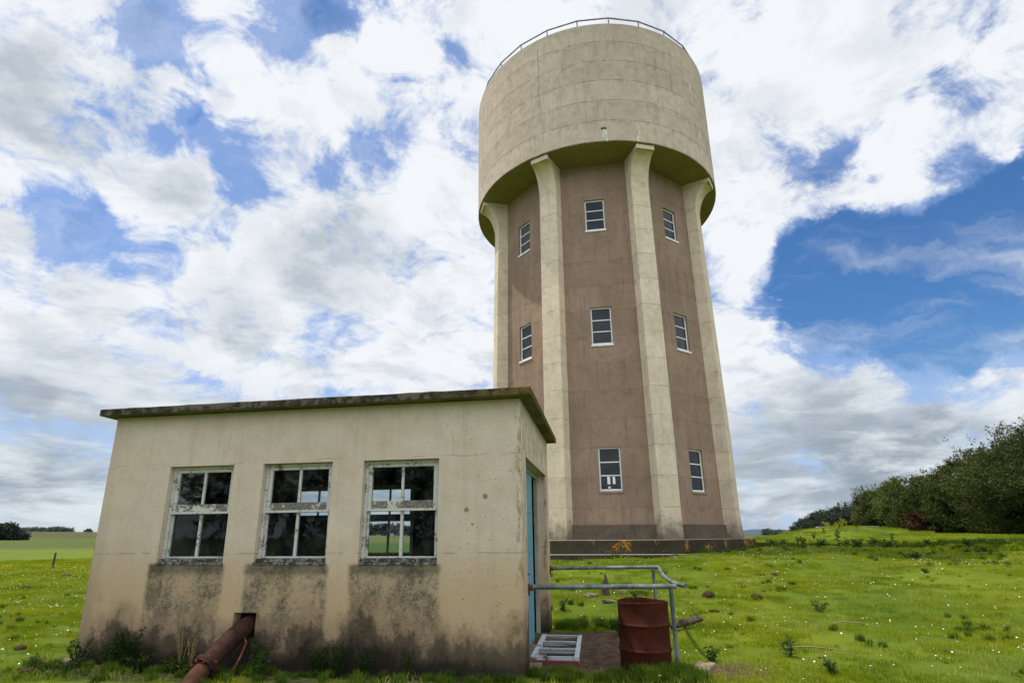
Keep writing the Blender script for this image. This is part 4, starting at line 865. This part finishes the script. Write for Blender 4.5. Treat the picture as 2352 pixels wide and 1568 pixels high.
# wood in the distance, right
wood=[(27.6,260,3.2,3.6,'low dark bush at the left end of the distant wood'),(28.05,260,5.2,5,'small round tree at the left end of the distant wood'),(28.65,257,7.3,6,'pointed dark conifer in the distant wood'),(29.25,260,5.6,7,'low tree right of the pointed conifer'),(29.85,262,6.5,7,'middling tree in the distant wood'),(30.3,260,9.2,6,'domed dark tree standing above the distant wood'),(30.95,262,8.6,8,'broad dark tree right of the domed tree'),(31.7,260,9.6,8,'tall reddish crowned tree in the distant wood'),(32.6,262,10.2,9,'tall dark tree partly behind the willow row'),(33.6,260,10.4,9,'dark tree hidden behind the willow row')]
for k,(a,d,h,rx,lab) in enumerate(wood):
    x,y=polar(a,d); make_tree('wood_tree',x,y,h,rx,rx*.9,160,120,.55,M_FAR,lab,'tree','trees of the distant wood on the right',240+k,limbs=4,base=.0,shape='cone' if k==2 else 'oval',up=.5)
for k,(a,d,h,rx) in enumerate(((24.5,420,2.8,3.2),(25.15,430,2.5,3.0),(25.5,430,1.8,4),(25.75,440,2.2,3))):
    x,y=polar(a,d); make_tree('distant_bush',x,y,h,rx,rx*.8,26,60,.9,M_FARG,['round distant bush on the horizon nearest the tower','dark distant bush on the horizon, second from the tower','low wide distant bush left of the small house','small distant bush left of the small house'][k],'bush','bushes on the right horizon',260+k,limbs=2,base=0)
# cypress hedge group on the left field
for k,(a,d,h,rx,ln_) in enumerate(((-42.9,195,8.0,4.5,.6),(-41.5,200,6.8,3.6,.6),(-40.7,198,8.6,2.6,.7),(-40.1,200,4.5,2.2,.9))):
    x,y=polar(a,d); make_tree('cypress_tree',x,y,h*.42,rx,rx*.8,110,100,.5,M_CYP,['broad dark windswept cypress at the left edge of the picture','dark windswept cypress in the middle of the left group','tallest pointed windswept cypress on the left field','low ragged cypress branches at the right end of the left group'][k],'tree','windswept cypresses on the left field',270+k,limbs=5,base=0,lean=(.55,0),up=.55)
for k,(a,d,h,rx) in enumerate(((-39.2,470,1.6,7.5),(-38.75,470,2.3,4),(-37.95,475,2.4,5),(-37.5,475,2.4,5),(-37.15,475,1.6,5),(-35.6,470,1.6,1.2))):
    x,y=polar(a,d); make_tree('ridge_bush',x,y,h,rx,rx*.7,36,60,.9,M_FARG,['long low hedge on the left ridge beside the cypress','rounded hedge bush on the left ridge','domed bush on the ridge, left of three','domed bush on the ridge, middle of three','low bush on the ridge, right of three','tiny lone shrub on the left ridge near the pump house'][k],'bush','bushes along the left ridge',280+k,limbs=2,base=0)
# hedge line seen through the pump house windows
for k in range(16):
    a=-22+k*1.75+rng.uniform(-.3,.3); d=330+rng.uniform(-10,30); x,y=polar(a,d); h=rng.uniform(4.5,7.5)
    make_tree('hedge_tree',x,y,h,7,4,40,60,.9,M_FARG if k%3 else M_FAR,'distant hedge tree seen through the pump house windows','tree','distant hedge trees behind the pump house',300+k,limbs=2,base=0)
# trees behind the viewer, mirrored in the glass
for k,(x,y,h,rx) in enumerate(((-19.5,-12,9.0,4.2),(-13,-15.5,10,4.5),(-25,-7,12,6),(-7.5,-19,9,4))):
    make_tree('reflected_tree',x,y,h,rx,rx,110,110,.30,M_FAR,['leafy tree mirrored in the middle pump house window','tall leafy tree mirrored in the right pump house window','broad tree mirrored darkly in the left pump house window','leafy tree mirrored faintly at the edge of the right window'][k],'tree','trees mirrored in the window glass',330+k,limbs=5,base=.05,z=0)

# ------------------------------------------------------------------ distant buildings and poles
x,y=polar(26.4,300); hb=empty('distant_house',(x,y,hz(x,y)),R(-26),'tiny pale house with a low gable on the right horizon','house')
mb=MB(); mb.box(-3.2,3.2,-3,3,-1,1.5); mb.add([(-3.2,-3,1.5),(3.2,-3,1.5),(0,-3,2.6),(-3.2,3,1.5),(3.2,3,1.5),(0,3,2.6)],[(0,1,2),(3,5,4)]); mb.build('wall',M_TANK,hb)
mb=MB(); mb.add([(-3.5,-3.3,1.45),(0,-3.3,2.7),(0,3.3,2.7),(-3.5,3.3,1.45),(3.5,-3.3,1.45),(3.5,3.3,1.45)],[(0,1,2,3),(1,4,5,2)]); mb.build('roof',M_SLAB,hb)
x,y=polar(30.2,62); gh=empty('long_shed',(x,y,hz(x,y)),R(-28),'long low grey roofed shed behind the grassy mound','shed')
mb=MB(); mb.box(-1.7,3.0,-2,2,-.5,.85); mb.build('wall',M_GALV,gh)
M_SHEETR=material('grey_roof_sheet',lambda g:g.mix(g.noise(g.obj(),3,4),(.20,.215,.25),(.12,.13,.15)),.6,.3)
mb=MB(); mb.add([(-1.9,-2.3,.80),(3.2,-2.3,.80),(3.2,0,1.28),(-1.9,0,1.28),(-1.9,2.3,.80),(3.2,2.3,.80)],[(0,1,2,3),(3,2,5,4)]); mb.build('roof',M_SHEETR,gh)
mb=MB()
for (a,h) in ((24.95,5.5),(25.5,4.6),(26.1,4.6)):
    pass
for k,(a,h) in enumerate(((24.95,4.6),(25.45,4.0),(26.05,3.8))):
    x,y=polar(a,480); e=empty('telegraph_pole',(x,y,hz(x,y)),0,['thin distant telegraph pole nearest the tower on the right horizon','thin distant telegraph pole, middle one on the right horizon','thin distant telegraph pole next to the tiny house'][k],'pole','telegraph poles on the right horizon')
    mb=MB(); mb.tube([(0,0,-.3),(0,0,h)],.16,6); mb.build('pole_shaft',M_POST,e); mb=MB(); mb.box(-.9,.9,-.08,.08,h-.5,h-.3); mb.build('crossarm',M_POST,e)
# low blue hills on the right horizon
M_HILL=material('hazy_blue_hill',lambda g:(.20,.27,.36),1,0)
mb=MB(); vs=[]; fs=[]; n=60
for k in range(n+1):
    a=16+k*.35; d=7000; hh=10+50*max(0,math.sin((k/n)*math.pi))**.7*(.7+.3*math.sin(k*.35)); x,y=polar(a,d); vs+=[(x,y,-20),(x,y,hh*.9)]
    x2,y2=polar(a,d+900); vs.append((x2,y2,-20))
for k in range(n): b=3*k; fs+=[(b,b+3,b+4,b+1),(b+1,b+4,b+5,b+2)]
mb.add(vs,fs); tag(mb.build('hills',M_HILL),'faint hazy blue hills along the right horizon','hills',kind='structure')

# ------------------------------------------------------------------ sky
SUN_AZ,SUN_EL=-73.7,70.5
w=bpy.data.worlds.new('World'); scene.world=w; w.use_nodes=True; g=NT(w.node_tree)
out=g.n('ShaderNodeOutputWorld'); bg=g.n('ShaderNodeBackground'); g.L(bg.outputs[0],out.inputs[0])
sky=g.n('ShaderNodeTexSky'); sky.sky_type='NISHITA'; sky.sun_disc=False; sky.sun_elevation=R(SUN_EL); sky.sun_rotation=R(360+SUN_AZ); sky.altitude=100; sky.air_density=1.0; sky.dust_density=.6; sky.ozone_density=2.5
Dv=g.vm('NORMALIZE',g.n('ShaderNodeTexCoord').outputs['Generated']); ds_=g.sep(Dv)
zc=g.m('ADD',g.m('MAXIMUM',ds_[2],0),.16)
Pc=g.comb(g.m('DIVIDE',ds_[0],zc),g.m('DIVIDE',ds_[1],zc),0)
# warp directions for ragged blobs
wn=g.n('ShaderNodeTexNoise'); wn.inputs['Scale'].default_value=7; wn.inputs['Detail'].default_value=6; wn.inputs['Roughness'].default_value=.6; g.L(Dv,wn.inputs['Vector'])
Dw=g.vm('NORMALIZE',g.vm('ADD',Dv,g.vm('MULTIPLY',g.vm('SUBTRACT',wn.outputs['Color'],(.5,.5,.5)),(.20,.20,.17))))
BLUE=[(30.5,20.5,3.2,.7),(33.5,22.5,3.2,.8),(36.5,18.5,4,.8),(35,25,2.2,.5),(41,17,4,.6),(45,19,4,.6),(35.8,30.3,1.6,.55),(38.2,31.2,1.4,.45),(31.4,30.2,1.4,.4),(-38.5,41.3,2.3,1),(-40.5,41.7,1.4,.6),(-22.2,46.0,2.8,1),(-19.5,47.7,2.1,.8),(-42.9,31.4,1.0,.7),(-42.3,25.3,2.1,.8),(-39.4,24.4,1.9,.7),(-44.6,25.1,.8,.5),(-35.2,36.8,1.0,.8),(-32.3,36.0,1.5,.8),(-36.7,33.4,1.0,.7),(-27.7,36.7,1.1,.8),(-27.9,32.5,1.6,.6),(-16.0,34.3,3.0,.8),(-7.1,43.3,1.8,.7),(-4.6,40.0,1.6,.5),(-35.0,29.3,1.3,.4),(33.3,30.6,1.8,.6),(25.2,40.7,.9,.5),(44.3,33.6,.9,.4),(43.5,26.0,2.3,1),(46.6,23.6,3.0,1),(38.4,23.0,3.1,1),(42.9,20.6,3.9,1),(29.2,22.6,2.7,.6),(39.2,15.6,3.5,.9),(32.6,18.4,2.6,.6),(43.6,14.9,2.8,1),(47.6,27.3,.9,.8)]
GREY=[(-46.4,32.7,2.8,1),(-46.6,35.8,1.8,.7),(-44.4,31.6,1.6,.6),(-31.2,39.5,1.3,.5),(-17.2,41.9,2.3,.4),(-33.8,29.7,2.0,.8),(-17.7,27.2,3.7,.7),(-23.3,26.2,2.7,.5),(-29.3,21.8,2.5,.6),(-25.6,19.6,1.9,.6),(-38.1,19.2,1.8,.5),(33.4,8.1,3.3,.9),(30.0,9.9,2.9,.6),(24.2,5.8,2.5,.5),(39.4,9.0,2.1,.7),(36.3,5.6,2.5,.4),(-39.6,10.4,3.7,.6),(-42.1,11.0,1.8,.7),(-40.0,3.5,4.4,.6),(-32.1,14.0,3.0,.4),(46.1,37.4,4.8,.15),(24.5,2.9,4.2,.4)]
WHITE=[(40,42,6,.6),(20,45,5,.5),(33,38,4,.4),(28.3,18.1,2.1,.8),(30.6,18.5,1.0,.6),(8.8,48.6,7.3,.5),(30.4,41.7,4.5,.5),(36.8,34.1,3.3,.4),(39.0,28.0,2.6,.8),(28.1,29.3,2.8,.8),(-13.4,45.3,3.4,.6),(-27.3,39.1,2.1,.5),(-22.8,39.4,3.4,.6),(32.0,12.0,3.5,.7),(42.8,11.0,1.0,.6),(-7.2,25.3,8.8,.4),(24.7,14.1,2.9,.5),(26.5,35.3,2.1,.4),(41.2,30.7,1.7,.6),(45.6,29.8,1.5,.6)]
def blobs(L_,grow=1.0,D_=None):
    tot=None
    for az,el,r_,s in L_:
        if L_ is BLUE and az<0: s*=.84
        v=(math.sin(R(az))*math.cos(R(el)),math.cos(R(az))*math.cos(R(el)),math.sin(R(el)))
        dt=g.vm('DOT_PRODUCT',D_ or Dw,v); k=g.step(dt,math.cos(R(r_*1.9*grow)),math.cos(R(r_*.1)),0,s)
        tot=k if tot is None else g.m('ADD',tot,k)
    return tot
SB=blobs(BLUE); SG=blobs(GREY); SW=blobs(WHITE)
f1=g.noise(Pc,1.7,12,.64,.25); f2=g.noise(Pc,.55,5,.5,.2); f3=g.noise(g.vm('ADD',Pc,(3.1,1.7,.4)),2.2,9,.6,.3)
f4=g.noise(g.vm('MULTIPLY',Dv,(1,1,1.5)),9,12,.66,.5)
cov=g.m('MULTIPLY',g.m('SUBTRACT',f1,.5),2.2); cov=g.m('ADD',cov,g.m('MULTIPLY',g.m('SUBTRACT',f4,.5),4.2)); cov=g.m('ADD',cov,g.m('MULTIPLY',g.m('SUBTRACT',f2,.5),.8))
cov=g.m('ADD',cov,.52); cov=g.m('SUBTRACT',cov,g.m('MULTIPLY',g.m('MINIMUM',SB,1.75),.88)); cov=g.m('ADD',cov,g.m('MULTIPLY',SW,.45)); cov=g.m('ADD',cov,g.m('MULTIPLY',SG,.25))
mask=g.step(cov,-.38,.62)
veil=g.noise(g.vm('MULTIPLY',g.vm('ADD',Pc,g.vm('MULTIPLY',wn.outputs['Color'],(.5,.5,0))),(.55,1.6,1)),1.3,10,.62,.4); mask=g.m('MAXIMUM',mask,g.m('MULTIPLY',g.step(veil,.46,.72),.55))
# cloud colour
f1b=g.noise(g.vm('ADD',Pc,(-.14,.05,0)),1.7,12,.64,.25); relief=g.step(g.m('SUBTRACT',f1b,f1),-.05,.13)
f7=g.noise(g.vm('ADD',Pc,(7,2,1)),5.5,8,.6,.2)
lo=g.step(ds_[2],.0,.30)                       # more grey close to the horizon
shade=g.m('ADD',g.m('MULTIPLY',g.step(f3,.50,.80),g.mix(lo,(.55,.55,.55),(.30,.30,.30))),g.m('MULTIPLY',g.m('MULTIPLY',SG,.75),g.step(f3,.25,.6,.55,1.0)),clamp=True)
shade=g.m('ADD',g.m('MULTIPLY',shade,.8),g.m('ADD',g.m('MULTIPLY',relief,.50),g.m('MULTIPLY',g.m('SUBTRACT',f7,.5),.5)),clamp=True); shade=g.m('SUBTRACT',shade,g.m('MULTIPLY',SW,.18),clamp=True)
white=g.mix(lo,(.70,.77,.84),(.90,.93,.97)); dark=g.mix(lo,(.37,.44,.52),(.42,.49,.57))
ccol=g.mix(g.m('MULTIPLY',shade,.85),white,dark)
f5=g.noise(g.vm('ADD',g.vm('MULTIPLY',Dv,(3.2,3.2,13)),(1.3,.2,.6)),1.5,10,.62,.5)
f6=g.noise(g.vm('MULTIPLY',Dv,(5,5,26)),1.5,8,.6,.3)
lowc=g.mix(g.step(f5,.42,.62),(.80,.86,.90),(.33,.40,.48)); lowc=g.mix(g.step(f6,.5,.7,0,.5),lowc,(.55,.68,.82))
lowc=g.mix(g.m('MULTIPLY',g.m('MULTIPLY',SG,g.step(f5,.34,.58)),.75,clamp=True),lowc,(.25,.31,.38))
ccol=g.mix(g.step(ds_[2],.06,.30,.80,0),ccol,lowc)
skyc=g.mix(1,sky.outputs[0],(1.0,1.0,1.0),'MULTIPLY')
skyv=g.vm('MULTIPLY',skyc,(.088,.114,.146))
# pale haze low down
hzf=g.step(ds_[2],-.02,.34,.80,0); skyv=g.mix(hzf,skyv,(.50,.62,.80))
skyv=g.mix(g.step(SB,.7,1.5),g.mix(.25,skyv,(.50,.64,.95)),g.vm('MULTIPLY',skyv,(.62,.80,.86)))
col=g.mix(mask,skyv,ccol)
# sky brightened behind the viewer, added fill for shaded walls; zenith raised too
bk=g.step(ds_[1],.25,-.5,1.0,1.75); up_b=g.step(ds_[2],.80,.97,1.0,1.5)
gnd=g.step(ds_[2],-.06,-.01); col=g.mix(gnd,(.10,.13,.05),col)
col=g.vm('MULTIPLY',col,g.comb(g.m('MULTIPLY',bk,up_b),g.m('MULTIPLY',bk,up_b),g.m('MULTIPLY',bk,up_b)))
g.L(col,bg.inputs[0]); bg.inputs[1].default_value=1.0
w.cycles.sampling_method='MANUAL'; w.cycles.sample_map_resolution=1024
sun=bpy.data.lights.new('sun','SUN'); sun.energy=4.2; sun.angle=R(.6); sun.color=(1,.95,.86); so=bpy.data.objects.new('sun',sun); COL.objects.link(so)
sv=Vector((math.sin(R(SUN_AZ))*math.cos(R(SUN_EL)),math.cos(R(SUN_AZ))*math.cos(R(SUN_EL)),math.sin(R(SUN_EL))))
so.rotation_euler=sv.to_track_quat('Z','Y').to_euler(); so.location=(0,0,40)
scene.view_settings.view_transform='Standard'; scene.view_settings.look='None'; scene.view_settings.exposure=0; scene.view_settings.gamma=1
scene.cycles.max_bounces=8; scene.cycles.transparent_max_bounces=12; scene.cycles.use_denoising=True
scene.cycles.sample_clamp_indirect=6
